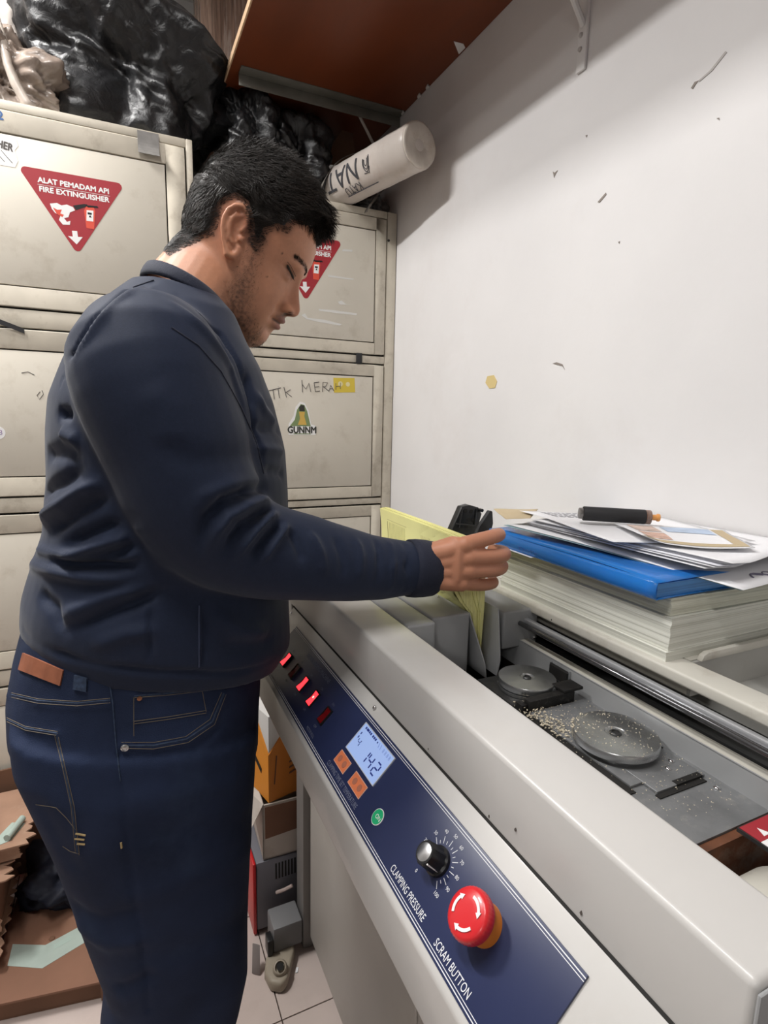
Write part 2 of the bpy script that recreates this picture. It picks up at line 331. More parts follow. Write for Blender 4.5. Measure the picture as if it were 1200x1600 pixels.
# liquid crystal display: backlit, with segment digits
LCD = M('lcd_backlight', (.30,.42,.72), .25, emit=(.34,.46,.80), es=.40); SEG = M('lcd_segments', (.03,.05,.28), .4)
SEGF = M('lcd_faint_marks', (.16,.23,.52), .4, emit=(.16,.24,.55), es=.35); RIM = M('lcd_rim', (.55,.58,.65), .3)
YL0, YL1 = .531, .614
lcd = MB().prism([pan(.0415,YL0,.001),pan(.0795,YL0,.001),pan(.0795,YL1,.001),pan(.0415,YL1,.001)], PN*.0012).build('display', LCD, mc)
m = MB()
for a, b, c, d in ((.0405,.0415,YL0-.001,YL1+.001),(.0795,.0805,YL0-.001,YL1+.001),(.0415,.0795,YL0-.001,YL0),(.0415,.0795,YL1,YL1+.001)):
    m.prism([pan(a,c,.001),pan(b,c,.001),pan(b,d,.001),pan(a,d,.001)], PN*.0018)
m.build('display_rim', RIM, lcd)
def sevenseg(mb, ch, s0, y0, h, wd, th, n=.0023):      # upright digit: s0 bottom, y0 left side
    on = {'0':'abcdef','1':'bc','2':'abged','4':'fgbc','S':'afgcd'}[ch]
    Q = lambda u, v: pan(s0+v*h, y0-u*wd, n)
    t = th
    seg = {'a':((0,1),(1,1)),'g':((0,.5),(1,.5)),'d':((0,0),(1,0)),'f':((0,.5),(0,1)),'b':((1,.5),(1,1)),'e':((0,0),(0,.5)),'c':((1,0),(1,.5))}
    for k in on:
        (u0,v0),(u1,v1) = seg[k]
        if u0 == u1: pts = [Q(u0-t,v0+.06),Q(u0+t,v0+.06),Q(u0+t,v1-.06),Q(u0-t,v1-.06)]
        else: pts = [Q(u0+.14,v0-t*.6),Q(u1-.14,v0-t*.6),Q(u1-.14,v0+t*.6),Q(u0+.14,v0+t*.6)]
        mb.prism(pts, PN*.0002)
for ch, s_, y, h_, w_, t_ in (('4',.0535,.604,.0085,.0065,.09),('1',.0475,.5795,.0150,.0098,.10),('4',.0475,.566,.0150,.0098,.10),('2',.0475,.5495,.0150,.0098,.10)):
    m = MB(); sevenseg(m,ch,s_,y,h_,w_,t_); m.build('display_digit', SEG, lcd)
m = MB()
for y in (.607,.603,.600,.596,.592,.586,.582,.578): m.prism([pan(.0745,y-.0016,.0023),pan(.0775,y-.0016,.0023),pan(.0775,y+.0012,.0023),pan(.0745,y+.0012,.0023)], PN*.0002)
for y in (.572,): m.prism([pan(.0745,y-.001,.0023),pan(.0765,y-.001,.0023),pan(.0765,y+.001,.0023),pan(.0745,y+.001,.0023)], PN*.0002)
for s, y in ((.066,.6085),(.0605,.6085)): m.prism([pan(s-.0006,y-.0012,.0023),pan(s+.0026,y-.0012,.0023),pan(s+.0026,y+.0006,.0023),pan(s-.0006,y+.0006,.0023)], PN*.0002)
m.build('display_marks', SEG, lcd)
m = MB()
for y in (.566,.561): m.prism([pan(.072,y-.001,.0023),pan(.0775,y+.0012,.0023),pan(.0775,y+.002,.0023),pan(.072,y-.0002,.0023)], PN*.0002)
for k in range(4): m.text('8', pan4(.0745,.554-k*.0055,.0023), size=.007)
m.build('display_faint_marks', SEGF, lcd)
# orange key pads, green start key
OK = M('orange_key', (.72,.20,.085), .5, var=.08, vs=60); OKE = M('orange_key_edge', (.75,.45,.33), .5); OKD = M('key_print', (.42,.15,.09), .6); GREEN = M('green_key', (.02,.40,.17), .4)
for k, (y0, y1) in enumerate(((.586,.6185),(.536,.570))):
    b = MB().prism([pan(.0185,y0,.001),pan(.0350,y0,.001),pan(.0350,y1,.001),pan(.0185,y1,.001)], PN*.0008).build('key_pad', OKE, mc)
    b2 = MB().prism([pan(.0192,y0+.0008,.0016),pan(.0343,y0+.0008,.0016),pan(.0343,y1-.0008,.0016),pan(.0192,y1-.0008,.0016)], PN*.0004).build('pad_face', OK, b)
    m = MB()
    for dy, c in ((.007,'+'),(-.007,'-')):
        yc = (y0+y1)/2+dy
        m.lathe(pan(.0268,yc,.0020), PN, [(.0042,0),(.0042,.0002)], 20)
    m.build('pad_print', OKD, b)
g = MB().lathe(pan(.0264,.4945,.001), PN, [(.0088,0),(.0088,.001)], 32).build('start_key', WHITEP, mc)
MB().lathe(pan(.0264,.4945,.0018), PN, [(.0080,0),(.0080,.0006)], 32).build('key_face', GREEN, g)
MB().text('ON', pan4(.0264,.4925,.00255), size=.0065).build('key_lettering', WHITEP, g)
# pressure knob with tick scale
KNS, KNY = .0515, .397
m = MB()
for k in range(2, 21):
    v = k*5; a = math.radians(148-(v-30)*2.75); r0, r1 = (.0160,.0225 if v % 10 == 0 else .0190)
    dr = Vector((PR*math.cos(a)+PU*math.sin(a))); tn = PN.cross(dr)*.00030
    c = pan(KNS,KNY,.0012); m.prism([c+dr*r0-tn, c+dr*r1-tn, c+dr*r1+tn, c+dr*r0+tn], PN*.00015)
    if v % 10 == 0: m.text(str(v), frame4(c+dr*.0268+PN*.0002, PR, PU), size=.0048)
m.text('0', frame4(pan(KNS,KNY,.0014)+PR*-.014-PU*.022, PR, PU), size=.0048)
m.build('pressure_scale', LETTER, mc)
kn = MB().lathe(pan(KNS,KNY,.001), PN, [(.0135,0),(.0135,.004),(.0118,.0055),(.0108,.021),(.0098,.0225),(.0098,.0228)], 48,
                wob=lambda a, i: 1+(.05*math.cos(a*2*math.pi*10) if 2 <= i <= 3 else 0)).build('pressure_knob', BLACKP, mc, auto=35)
ALU = M('spun_aluminium', (.82,.82,.83), .28, 1.0, var=.1, vs=90)
MB().lathe(pan(KNS,KNY,.0236), PN, [(.0082,0),(.0082,.0006),(.0078,.0008)], 40).build('knob_cap', ALU, kn, auto=35)
pd = (PR*.8-PU*.35).normalized(); MB().obox(pan(KNS,KNY,.0145)+pd*.0113, pd*.0006, PN.cross(pd)*.0006, PN*.0085).build('pointer_line', WHITEP, kn)
# emergency stop
ES, EY = .0525, .3235
MB().lathe(pan(ES,EY,.0008), PN, [(.0165,0),(.0165,.015),(.0155,.0155)], 40).build('stop_collar', ORANGE, mc, auto=35)
hd = MB().lathe(pan(ES,EY,.0160), PN, [(.0150,0),(.0196,.001),(.0202,.0035),(.0202,.0085),(.0190,.0112),(.0165,.0126),(.008,.0133),(.0005,.0134)], 120,
                wob=lambda a, i: 1+(.012*math.cos(a*2*math.pi*40) if 2 <= i <= 3 else 0)).build('stop_button', RED, mc, auto=50)
m = MB()
for k in range(3):
    a0 = math.radians(100-k*120); N = 10; c = pan(ES,EY,.0292); span = math.radians(76)
    D = lambda a: PR*math.cos(a)+PU*math.sin(a)
    for i in range(N):
        a, b = a0-span*i/N*.8, a0-span*(i+1)/N*.8
        m.prism([c+D(a)*.0112,c+D(a)*.0136,c+D(b)*.0136,c+D(b)*.0112], PN*.0006)
    e, f = a0-span*.8, a0-span*1.06
    m.prism([c+D(e)*.0098,c+D(e)*.0150,c+D(f)*.0124], PN*.0006)
m.build('turn_arrows', WHITEP, hd)
# screws on the console
def screw(p, n, r=.0028, mat_=CHROME, name='screw'): return MB().lathe(p, n, [(r,0),(r,.0006),(r*.7,.0016),(r*.1,.002)], 16).build(name, mat_, mc, auto=50)
screw(pan(.100,.6235,.0006), PN); screw(pan(.099,1.015,.0006), PN)
# --- trough with milling discs
ZP = 1.000; KS = 1.085
MB().box((.345,.275,.985),(.541,.606,ZP)).build('trough_plate', PLATE, mc)
MB().box((.345,.10,.940),(.541,1.10,.950)).build('trough_bed', DARKMETAL, mc)
MB().box((.462,.335,ZP),(.532,.505,ZP+.003)).box((.445,.352,ZP),(.462,.505,ZP+.003)).build('slide_plate', PLATE, mc, bevel=.0006)
m = MB(); m.box((.4585,.3285,ZP+.0001),(.5265,.3345,ZP+.0012)); m.box((.490,.3345,ZP+.0001),(.528,.341,ZP+.0034)); m.box((.436,.345,ZP+.0001),(.4445,.53,ZP+.0012)); m.build('plate_slot', GAP, mc)
m = MB(); m.box((.5310,.385,ZP+.0031),(.5328,.410,ZP+.0037)); m.build('oblong_hole', GAP, mc)
def disc(cx, cy, z, r, nm, hub):
    d = MB().lathe((cx,cy,z-.010), (0,0,1), [(r*.95,0),(r,.0012),(r,.0085),(r*.985,.0097),(r*.3,.0100),(r*.26,.0100),(r*.24,.0088),(r*.15,.0086),(.001,.0086)], 64).build(nm, METAL, mc, auto=35)
    MB().lathe((cx,cy,ZP+.0004), (0,0,1), [(r*hub,0),(r*hub,z-.0105-ZP)], 40).build('spindle', METAL, d, auto=35)
    MB().lathe((cx,cy,z-.0013), (0,0,1), [(r*.145,0),(r*.145,.0006),(r*.11,.0018),(r*.09,.0018),(r*.08,.0003),(.001,.0003)], 24).build('socket_screw', DARKMETAL, d, auto=35)
disc(.487,.412,1.0185,.0465,'milling_disc',.8); disc(.484,.560,1.0185,.0385,'milling_disc',.92)
MB().box((.436,.5265,ZP+.0002),(.535,.606,ZP+.0030)).build('disc_base', DARKMETAL, mc, bevel=.001)
MB().lathe((.484,.560,ZP+.0031), (0,0,1), [(.034,0),(.0385,.0006),(.0385,.0048),(.034,.0052)], 56).build('lower_disc', METAL, mc, auto=35)
BLK = M('tar_black_steel', (.016,.015,.014), .55, .3, var=.3, vs=60, dirt=(.22,.20,.18), dscale=70, damt=.5, bump=.3, bs=120)
MB().box((.445,.5065,ZP+.0002),(.518,.5185,ZP+.016)).box((.500,.5065,ZP+.016),(.532,.5300,ZP+.020)).box((.436,.510,ZP+.0002),(.445,.524,ZP+.011)).build('scraper_block', BLK, mc, bevel=.001)
for x, y in ((.520,.365),(.527,.318),(.524,.448),(.505,.357)): screw((x,y,ZP+.0031 if .335 < y < .5 else ZP+.0002), (0,0,1), .0034)
# inner wall and rail
MB().prism([(.541,.10,.985),(.541,.10,ZR),(.5425,.10,ZR),(.5425,.10,.985)], (0,.95,0)).build('trough_wall', GREYBOX, mc)
MB().box((.5425,.10,ZR-.004),(.559,1.05,ZR)).box((.541,.10,ZR-.002),(.5425,1.05,ZR)).build('rail_strip', PAINT_D, mc, bevel=.0012)
MB().box((.5345,.540,ZP+.006),(.5408,.574,ZR-.006)).build('wall_notch', GAP, mc)
for y in (.5385,.5740): MB().box((.5365,y,ZP+.004),(.5409,y+.0015,ZR-.004)).build('notch_cheek', METAL, mc)
MB().box((.5725,.10,.95),(.68,1.05,.962)).build('channel_floor', M('oily_channel', (.085,.068,.055), .45, .3, var=.4, vs=14, dirt=(.20,.15,.11), dscale=14, damt=.6), mc)
MB().box((.602,.10,.975),(.640,1.05,1.006)).build('bar_bed', DARKMETAL, mc, bevel=.001)
KS = 1.0
BARM = M('dark_polished_bar', (.13,.13,.135), .22, .8)
MB().tube([(.5860,.085,1.0290),(.5860,1.06,1.0290)], .0040, 20).build('guide_bar', BARM, mc, smooth=True)
MB().box((.5945,.085,1.0285),(.6040,1.06,1.0355)).build('slide_rail', M('bright_slide_rail', (.52,.53,.55), .3, .5), mc, bevel=.0015)
MB().box((.574,.070,.990),(.6065,.0845,1.042)).build('rail_bracket', GREYBOX, mc, bevel=.002)
# table: lip beam along the channel, raised deck under the sheets
MB().box((.607,.08,1.0435),(.652,1.06,1.060)).build('table_lip', PAINT_D, mc, bevel=.004, seg=3)
DECK = M('table_grey', (.40,.395,.37), .5, var=.05, vs=6, dirt=(.28,.26,.22), dscale=9, damt=.3)
MB().box((.70,.10,.985),(.868,1.06,1.012)).build('table_deck', DECK, mc)
MB().box((.6525,.4435,1.0121),(.866,.4475,1.0585)).build('guard_face', DECK, mc)
m = MB(); m.prism([(.664,.4405,1.0585),(.668,.4405,1.0665),(.676,.4405,1.0695),(.866,.4405,1.0695),(.866,.4405,1.0585)], (0,.008,0)); m.build('guard_edge', PAINT_D, mc, bevel=.0015)
MB().box((.6525,.4480,1.0121),(.866,1.05,1.0598)).build('raised_shelf', PAINT_D, mc)
screw((.6085,.655,1.049), (-1,0,0), .0018, DARKMETAL)
MB().box((.72,.10,.8755),(.867,1.10,.9845)).build('table_frame', DECK, mc)
MB().box((.30,1.062,.80),(.866,1.10,1.055)).build('end_plate', PAINT, mc, bevel=.003)
KS = 1.085
# near end: glue tank with roller and warning plate
m = MB()
m.box((.372,.06,.93),(.541,.27,.936)); m.box((.372,.2665,.936),(.541,.2745,.998)); m.build('glue_tank', M('glue_stained', (.20,.075,.035), .45, .1, var=.5, vs=18, dirt=(.45,.42,.36), dscale=16, damt=.7), mc)
GLUE = M('glue_roller_white', (.52,.50,.44), .35, var=.1, vs=12, stretch=(1,1,1))
MB().lathe((.420,.205,.958), (1,0,0), [(.02,0),(.047,.002),(.050,.006),(.050,.054),(.047,.058),(.02,.060)], 48).build('glue_roller', GLUE, mc, auto=40)
lp = MB().box((.480,.16,1.004),(.541,.268,1.0075)).build('warning_plate', DARKMETAL, mc)
MB().box((.4815,.248,1.0076),(.5405,.2668,1.0081)).build('red_band', LABELRED, lp)
wp = MB().box((.4815,.165,1.0076),(.5405,.2478,1.0081)).build('white_label', WHITEP, lp)
m = MB()
for k in range(2):
    cx = .495+k*.023; m.prism([(cx-.004,.251,1.0081),(cx+.005,.251,1.0081),(cx+.0005,.260,1.0081)], (0,0,.0002))
m.build('warning_symbols', WHITEP, lp)
m = MB(); mr = MB()
for k, s in enumerate(('HOT GLUE','DO NOT TOUCH','KEEP HANDS','AWAY FROM THE','ROLLER WHILE','MACHINE RUNS')):
    (mr if k == 0 else m).text(s, frame4((.511,.2405-k*.0078,1.0083), (1,0,0), (0,1,0)), size=.0072, xs=.80)
m.build('label_lettering', BLACKP, lp); mr.build('label_heading', LABELRED, lp)
# --- clamp carriage
KS = 1.0
MB().box((.3690,.690,.975),(.4165,1.03,1.0595)).build('clamp_front_cover', GREYBOX, mc, bevel=.004, seg=3)
KS = 1.128; YC = .625
MB().prism([(.3715,YC,1.0),(.3715,YC,1.094),(.432,YC,1.094),(.432,YC,1.0)], (0,.28,0)).build('clamp_front', GREYBOX, mc, bevel=.004, seg=3)
MB().prism([(.490,YC,1.029),(.490,YC,1.0865),(.553,YC,1.0865),(.553,YC,1.029)], (0,.28,0)).build('clamp_rear', GREYBOX, mc, bevel=.004, seg=3)
for xt, xb in ((.4325,.4485),(.4825,.4665)):       # plates lean together at the bottom and hold the spine
    m = MB(); px_ = lambda z: xb+(xt-xb)*(z-1.003)/.089
    m.prism([(px_(z),y,z) for y, z in ((.90,1.003),(.90,1.092),(.630,1.092),(.6065,1.032),(.604,1.024),(.604,1.003))], (.0022,0,0)); m.build('clamp_plate', GREYBOX, mc, bevel=.0006)
screw((.549,YC-.0002,1.040), (0,-1,0), .0034, CHROME)
MB().lathe((.4255,YC-.0003,1.009), (0,-1,0), [(.002,0),(.002,.0004)], 14).build('bolt_hole', GAP, mc)
for y in (.700,.716): screw((.424,y,1.0942), (0,0,1), .002, CHROME)
KS = 1.085
# paper shavings left by the milling discs
SHAV = M('paper_shavings', (.62,.55,.42), .9)
m = MB()
for k in range(760):
    if k < 260: x, y = rng.normal(.452,.010), rng.normal(.478,.022)
    elif k < 330: x, y = rng.normal(.447,.007), rng.normal(.515,.008)
    else: x, y = rng.uniform(.44,.535), rng.uniform(.29,.50)
    if k >= 420 and rng.uniform() < .5: x, y = rng.normal(.490,.030), rng.normal(.44,.05)
    x = min(max(x,.4365),.536); y = max(.28, min(y, .505 if k >= 330 else .6)); hidden = math.hypot(x-.487,y-.412) < .047
    z = (1.0186 if hidden else ZP+.0031) + abs(rng.normal(0, .001 if k > 260 else .0022))
    if k >= 330: z = 1.0186 if hidden else ZP+.0033
    s = rng.uniform(.0004,.0016) if k < 330 else rng.uniform(.0003,.0007); a = rng.uniform(0,6.3)
    m.obox((x,y,z), Vector((math.cos(a),math.sin(a),rng.uniform(-.4,.4)))*s, Vector((-math.sin(a),math.cos(a),.2))*s*.5, (0,0,s*.25))
prop(m.build('paper_shavings', SHAV), 'pale paper shavings and dust beside the milling discs', 'shavings', kind='stuff')
KS = 1.0
# ------------------------------------------------------------------ lockers
def locker(name, label, x0, x1, yf, zt, doors, depth=.45, fr=.034, wd=.036):
    t = thing(name, label, 'locker', ((x0+x1)/2, yf+depth/2, 0))
    m = MB(); m.box((x0,yf+.012,.03),(x1,yf+depth,zt)); m.box((x0+.03,yf+.03,0),(x1-.03,yf+depth-.03,.03))
    m.build('carcass', CREAM, t, bevel=.003)
    e = MB(); e.box((x0,yf-.004,.03),(x0+fr,yf+.0118,zt)); e.box((x1-fr,yf-.004,.03),(x1,yf+.0118,zt))
    e.build('frame_post', CREAM_EDGE, t, bevel=.0025)
    zs = sorted(doors); rails = [(zs[i][1]+.006, zs[i+1][0]-.006) for i in range(len(zs)-1)] + [(zs[-1][1]+.004, zt)]
    for a, b in rails:
        MB().box((x0+fr+.001,yf-.002,a),(x1-fr-.001,yf+.0118,b)).build('frame_rail', CREAM_EDGE, t, bevel=.0015)
    ds = []
    for a, b in doors:
        dx0, dx1 = x0+fr+.004, x1-fr-.004
        m = MB(); yo = yf-.006
        g = .0032
        # frame bars of the door with a thin recessed joint round the inner panel
        m.box((dx0,yo,a),(dx0+wd,yo+.016,b)); m.box((dx1-wd,yo,a),(dx1,yo+.016,b)); m.box((dx0+wd,yo,a),(dx1-wd,yo+.016,a+wd)); m.box((dx0+wd,yo,b-wd),(dx1-wd,yo+.016,b))
        d = m.build('door', CREAM_EDGE, t, bevel=.0015)
        MB().box((dx0+wd+g,yo+.0015,a+wd+g),(dx1-wd-g,yo+.014,b-wd-g)).build('door_panel', CREAM, d, bevel=.0015)
        MB().box((dx0+wd-.001,yo+.0142,a+wd-.001),(dx1-wd+.001,yo+.0158,b-wd+.001)).build('door_joint', GAP, d)
        ds.append(d)
    m = MB()
    for a, b in doors: m.box((x0+fr+.0005,yf+.0100,a-.006),(x1-fr-.0005,yf+.0119,b+.006))
    m.build('door_gap', GAP, t)
    return t, ds
YRL, YLL = 1.79, 1.735
lr, dr = locker('storage_locker', 'cream metal locker in the corner, behind the man, with a white roll on top', .255, .868, YRL, 2.018, [(1.566,1.992),(1.084,1.530),(.604,1.052),(.12,.572)])
ll, dl = locker('storage_locker', 'cream metal locker at the left edge with a whole red triangular sticker', -.415, .222, YLL, 2.083, [(1.612,2.058),(1.134,1.556),(.662,1.083),(.19,.606)], fr=.017, wd=.048)
# stickers are flat prints stuck on the doors
def stick(parent, name, yf, polys, mats, th=.0006):
    m = MB()
    for k, (poly, mi, off) in enumerate(polys): m.prism([(x, yf-off, z) for x, z in poly], (0,-th,0), mi)
    return m, mats, name, parent
def tri_round(cx, zt, half, h, r, n=6):
    A, B_, D = (cx-half, zt), (cx+half, zt), (cx, zt-h); pts = []
    for p, q, s in ((A,D,B_),(D,B_,A),(B_,A,D)):
        p, q, s = map(lambda t: Vector((t[0],t[1])), (p,q,s)); u = (q-p).normalized(); v = (s-p).normalized()
        ha = math.acos(u.dot(v))/2; c = p+(u+v).normalized()*(r/math.sin(ha)); a0, a1 = p+u*(r/math.tan(ha)), p+v*(r/math.tan(ha))
        for i in range(n+1):
            w_ = a1.lerp(a0, i/n)-c; pts.append(c+w_.normalized()*r)
    return [(p.x, p.y) for p in pts]
EXRED = M('extinguisher_red', (.70,.085,.05), .5)
def tri_sticker(door, yf, cx, zt, sc=1.0, rot=0.0):
    yo = yf-.0045
    m = MB(); m.prism([(x,yo,z) for x, z in tri_round(cx, zt, .122*sc, .193*sc, .010*sc)], (0,-.0006,0), 0)
    F = lambda x, z: frame4((cx+x*sc, yo-.0008, zt-z*sc), (1,0,0), (0,0,1))
    m.text('ALAT PEMADAM API', F(.002,.026), 1, size=.0175*sc, bold=.0007, xs=1.02)
    m.text('FIRE EXTINGUISHER', F(.002,.047), 1, size=.0175*sc, bold=.0007, xs=1.02)
    R_ = lambda pts, mi, o=.0008: m.prism([(cx+x*sc, yo-o, zt-z*sc) for x, z in pts], (0,-.0002,0), mi)
    R_([(-.080,.0362),(.084,.0362),(.084,.0370),(-.080,.0370)], 1)
    # extinguisher with hose horn and a puff of white
    R_([(.026,.072),(.044,.070),(.047,.080),(.042,.125),(.024,.124),(.021,.082)], 2)
    R_([(.027,.080),(.043,.079),(.041,.106),(.025,.106)], 1, .0010)
    R_([(.029,.085),(.039,.085),(.038,.090),(.029,.090)], 3, .0012)
    R_([(.031,.0965),(.038,.0965),(.0345,.091)], 3, .0012); R_([(.026,.068),(.052,.066),(.056,.070),(.030,.073)], 3)
    R_([(-.004,.074),(.022,.066),(.030,.066),(.026,.072),(.002,.084)], 3)
    R_([(-.056,.078),(-.040,.074),(-.030,.078),(-.018,.074),(-.004,.078),(.000,.085),(-.012,.092),(-.016,.104),(-.026,.108),(-.020,.116),(-.012,.112),(-.014,.122),(-.030,.124),(-.038,.114),(-.034,.104),(-.046,.098),(-.052,.090)], 1)
    R_([(-.050,.086),(-.040,.090),(-.030,.088),(-.034,.098),(-.026,.100),(-.030,.106),(-.042,.100)], 2, .0010)
    R_([(-.010,.136),(.002,.135),(.003,.149),(.014,.148),(-.001,.168),(-.020,.150),(-.009,.150)], 1)
    return m.build('sticker', [LABELRED, WHITEP, EXRED, BLACKP], door)
a = P(28,261,'y',YLL); b = P(191,281,'y',YLL); c = P(122,402,'y',YLL)
prop(tri_sticker(dl[0], YLL, (a.x+b.x)/2+.002, (a.z+b.z)/2-.004, (b.x-a.x)/.236), 'red triangular extinguisher sticker')
a = P(534,376,'y',YRL); c = P(487,465,'y',YRL); k = (b.x and 1.0)
prop(tri_sticker(dr[0], YRL, a.x-.120, a.z-.004, 1.0), 'red triangular extinguisher sticker')
# left locker: tape, partial stickers
TAPE = M('grey_duct_tape', (.22,.21,.20), .45, var=.2, vs=40, bump=.3, bs=80)
a = P(214,205,'y',YLL); b = P(249,249,'y',YLL)
MB().sheet(lambda u, v: (a.x+(b.x-a.x)*u, YLL-.0085-.010*max(0,v-.5)**2*4, a.z+(b.z-a.z)*v), 4, 8, .0008).build('tape_strip', TAPE, ll)
INK = M('marker_ink', (.10,.09,.085), .8); BLUEINK = M('blue_print', (.05,.12,.30), .6)
a = P(4,228,'y',YLL); m = MB()
e = [(a.x-.044+.074*x, a.z-.045+.062*z) for x, z in ((0,.1),(.2,0),(.9,0),(1,.25),(.93,.62),(1.04,.8),(1.0,1.05),(.5,.98),(0,.9))]
m.prism([(x,YLL-.0045,z) for x, z in e], (0,-.0006,0), 0)
m.text('THRASHER', frame4((a.x-.022,YLL-.0054,a.z+.0035), (1,0,-.16), (0,0,1)), 1, size=.024, bold=.0008, xs=.75)
for k in range(3): m.tube([(a.x-.035+.016*k,YLL-.0053,a.z-.012),(a.x-.025+.016*k,YLL-.0053,a.z-.024),(a.x-.014+.016*k,YLL-.0053,a.z-.036)], .0007, 5, 1)
m.build('sticker', [WHITEP, INK], dl[0])
a = P(2,183,'y',YLL); MB().text('P2', frame4((a.x-.008,YLL-.0064,a.z), (1,0,0), (0,0,1)), size=.026, bold=.001).build('blue_lettering', BLUEINK, ll)
a = P(-3,676,'y',YLL)
m = MB(); m.lathe((a.x,YLL-.0045,a.z), (0,-1,0), [(.0165,0),(.0165,.0005)], 28, 0); m.text('8', frame4((a.x+.006,YLL-.0053,a.z), (1,0,0), (0,0,1)), 1, size=.018); m.build('round_sticker', [WHITEP, M('violet_print',(.30,.22,.40),.6)], dl[1])
def scribble(door, yf, strokes, name, r=.0011):
    m = MB()
    for s in strokes: m.tube([(p.x, yf-.0048, p.z) for p in (P(u,v,'y',yf) for u, v in s)], r, 5)
    return m.build(name, INK, door)
scribble(dl[1], YLL, [[(34,583),(44,581),(54,586)],[(63,612),(58,618),(62,624),(68,616),(66,610)]], 'pencil_scrawl', .0008)
scribble(dl[2], YLL, [[(0,1218),(4,1232),(6,1250),(2,1260)],[(6,1215),(10,1236),(8,1262)]], 'pencil_scrawl', .0011)
# strap caught in the gap below the first left door
MB().sheet(lambda u, v: (-.42+.22*u, YLL-.010-.004*math.sin(u*3.1), 1.612-.025*math.sin(u*1.5)-.045*u*u*.9+.012*v), 12, 2, .002).build('caught_strap', RUBBER, ll)
# right locker: handwriting, yellow label, die-cut sticker, black latch, paper residue
W_ = [[(411,612),(416,608),(419,613),(414,620)],[(418,611),(438,606)],[(426,609),(428,624)],[(434,608),(436,622)],[(434,604),(434.3,604.6)],[(443,605),(447,621)],[(453,609),(446,613),(455,620)],
      [(471,594),(472,613)],[(471,600),(477,608),(482,599),(485,612)],[(490,598),(492,612),(499,611)],[(490,598),(498,597)],[(491,605),(498,604)],[(503,612),(504,597),(511,598),(508,604),(504,604),(513,611)],
      [(513,612),(516,602),(521,611)],[(514,608),(519,607)],[(524,599),(524,609)],[(531,598),(531,608)],[(524,604),(531,603)]]
scribble(dr[1], YRL, W_, 'handwriting', .0012)
YEL = M('yellow_label', (.66,.50,.06), .5); a = P(520,590,'y',YRL); b = P(554,614,'y',YRL)
m = MB(); m.prism([(a.x,YRL-.0046,a.z-.001),(b.x-.003,YRL-.0046,a.z+.002),(b.x,YRL-.0046,b.z+.002),(a.x+.003,YRL-.0046,b.z-.002)], (0,-.0005,0), 0)
for q_, r_ in ((.32,.0085),(.66,.0075)): m.lathe((a.x+(b.x-a.x)*q_,YRL-.0050,a.z+(b.z-a.z)*.42), (0,-1,0), [(r_,0),(r_,.0003)], 16, 1)
m.build('yellow_label', [YEL, M('label_pale',(.74,.66,.36),.6)], dr[1])
a = P(471,660,'y',YRL); G_ = M('sticker_green', (.20,.27,.12), .6); OC = M('sticker_ochre', (.62,.40,.09), .6); DK = M('sticker_dark', (.035,.035,.028), .6)
K = lambda pts: [(a.x+x*.001, YRL-.0046, a.z+z*.001) for x, z in pts]
m = MB()
m.prism(K([(-44,-40),(46,-40),(46,-10),(32,-6),(22,40),(10,62),(-6,66),(-20,50),(-28,20),(-44,-6)]), (0,-.0004,0), 0)
m.prism([Vector(p)+Vector((0,-.0004,0)) for p in K([(-40,-12),(30,-12),(18,36),(8,56),(-4,58),(-16,40),(-24,8)])], (0,-.0002,0), 2)
m.prism([Vector(p)+Vector((0,-.0006,0)) for p in K([(-14,-8),(16,-8),(8,20),(10,34),(-10,34),(-6,12)])], (0,-.0002,0), 3)
m.prism([Vector(p)+Vector((0,-.0006,0)) for p in K([(-8,36),(10,36),(8,54),(-2,56),(-10,48)])], (0,-.0002,0), 1)
m.text('GUNNM', frame4((a.x+.001,YRL-.0053,a.z-.025), (1,0,0), (0,0,1)), 1, size=.030, bold=.0012, xs=.86)
m.prism([Vector(p)+Vector((0,-.0004,0)) for p in K([(-28,-38),(30,-38),(30,-35),(-28,-35)])], (0,-.0002,0), 2)
m.build('die_cut_sticker', [WHITEP, DK, G_, OC], dr[1])
a = P(560,557,'y',YRL); MB().box((a.x-.010,YRL-.010,1.531),(a.x+.010,YRL-.0022,1.566)).build('black_catch', RUBBER, lr, bevel=.002)
RES = M('paper_residue', (.66,.65,.62), .8)
m = MB()
for pts in ([(470,493),(476,490),(480,497),(506,500),(534,507),(530,509),(500,504),(478,499)],[(497,483),(520,485),(557,490),(556,493),(520,489),(498,486)],[(535,390),(550,391),(549,394),(534,393)],[(512,430),(552,436),(551,438),(512,433)],[(527,472),(533,470),(540,476),(552,477),(530,476)]):
    m.prism([(p.x,YRL-.0046,p.z) for p in (P(u,v,'y',YRL) for u, v in pts)], (0,-.0004,0))
m.build('paper_residue', RES, dr[0])
MB().lathe((.8255+.012,YRL-.006,1.93), (0,-1,0), [(.004,0),(.004,.002)], 12).build('door_screw', DARKMETAL, lr)
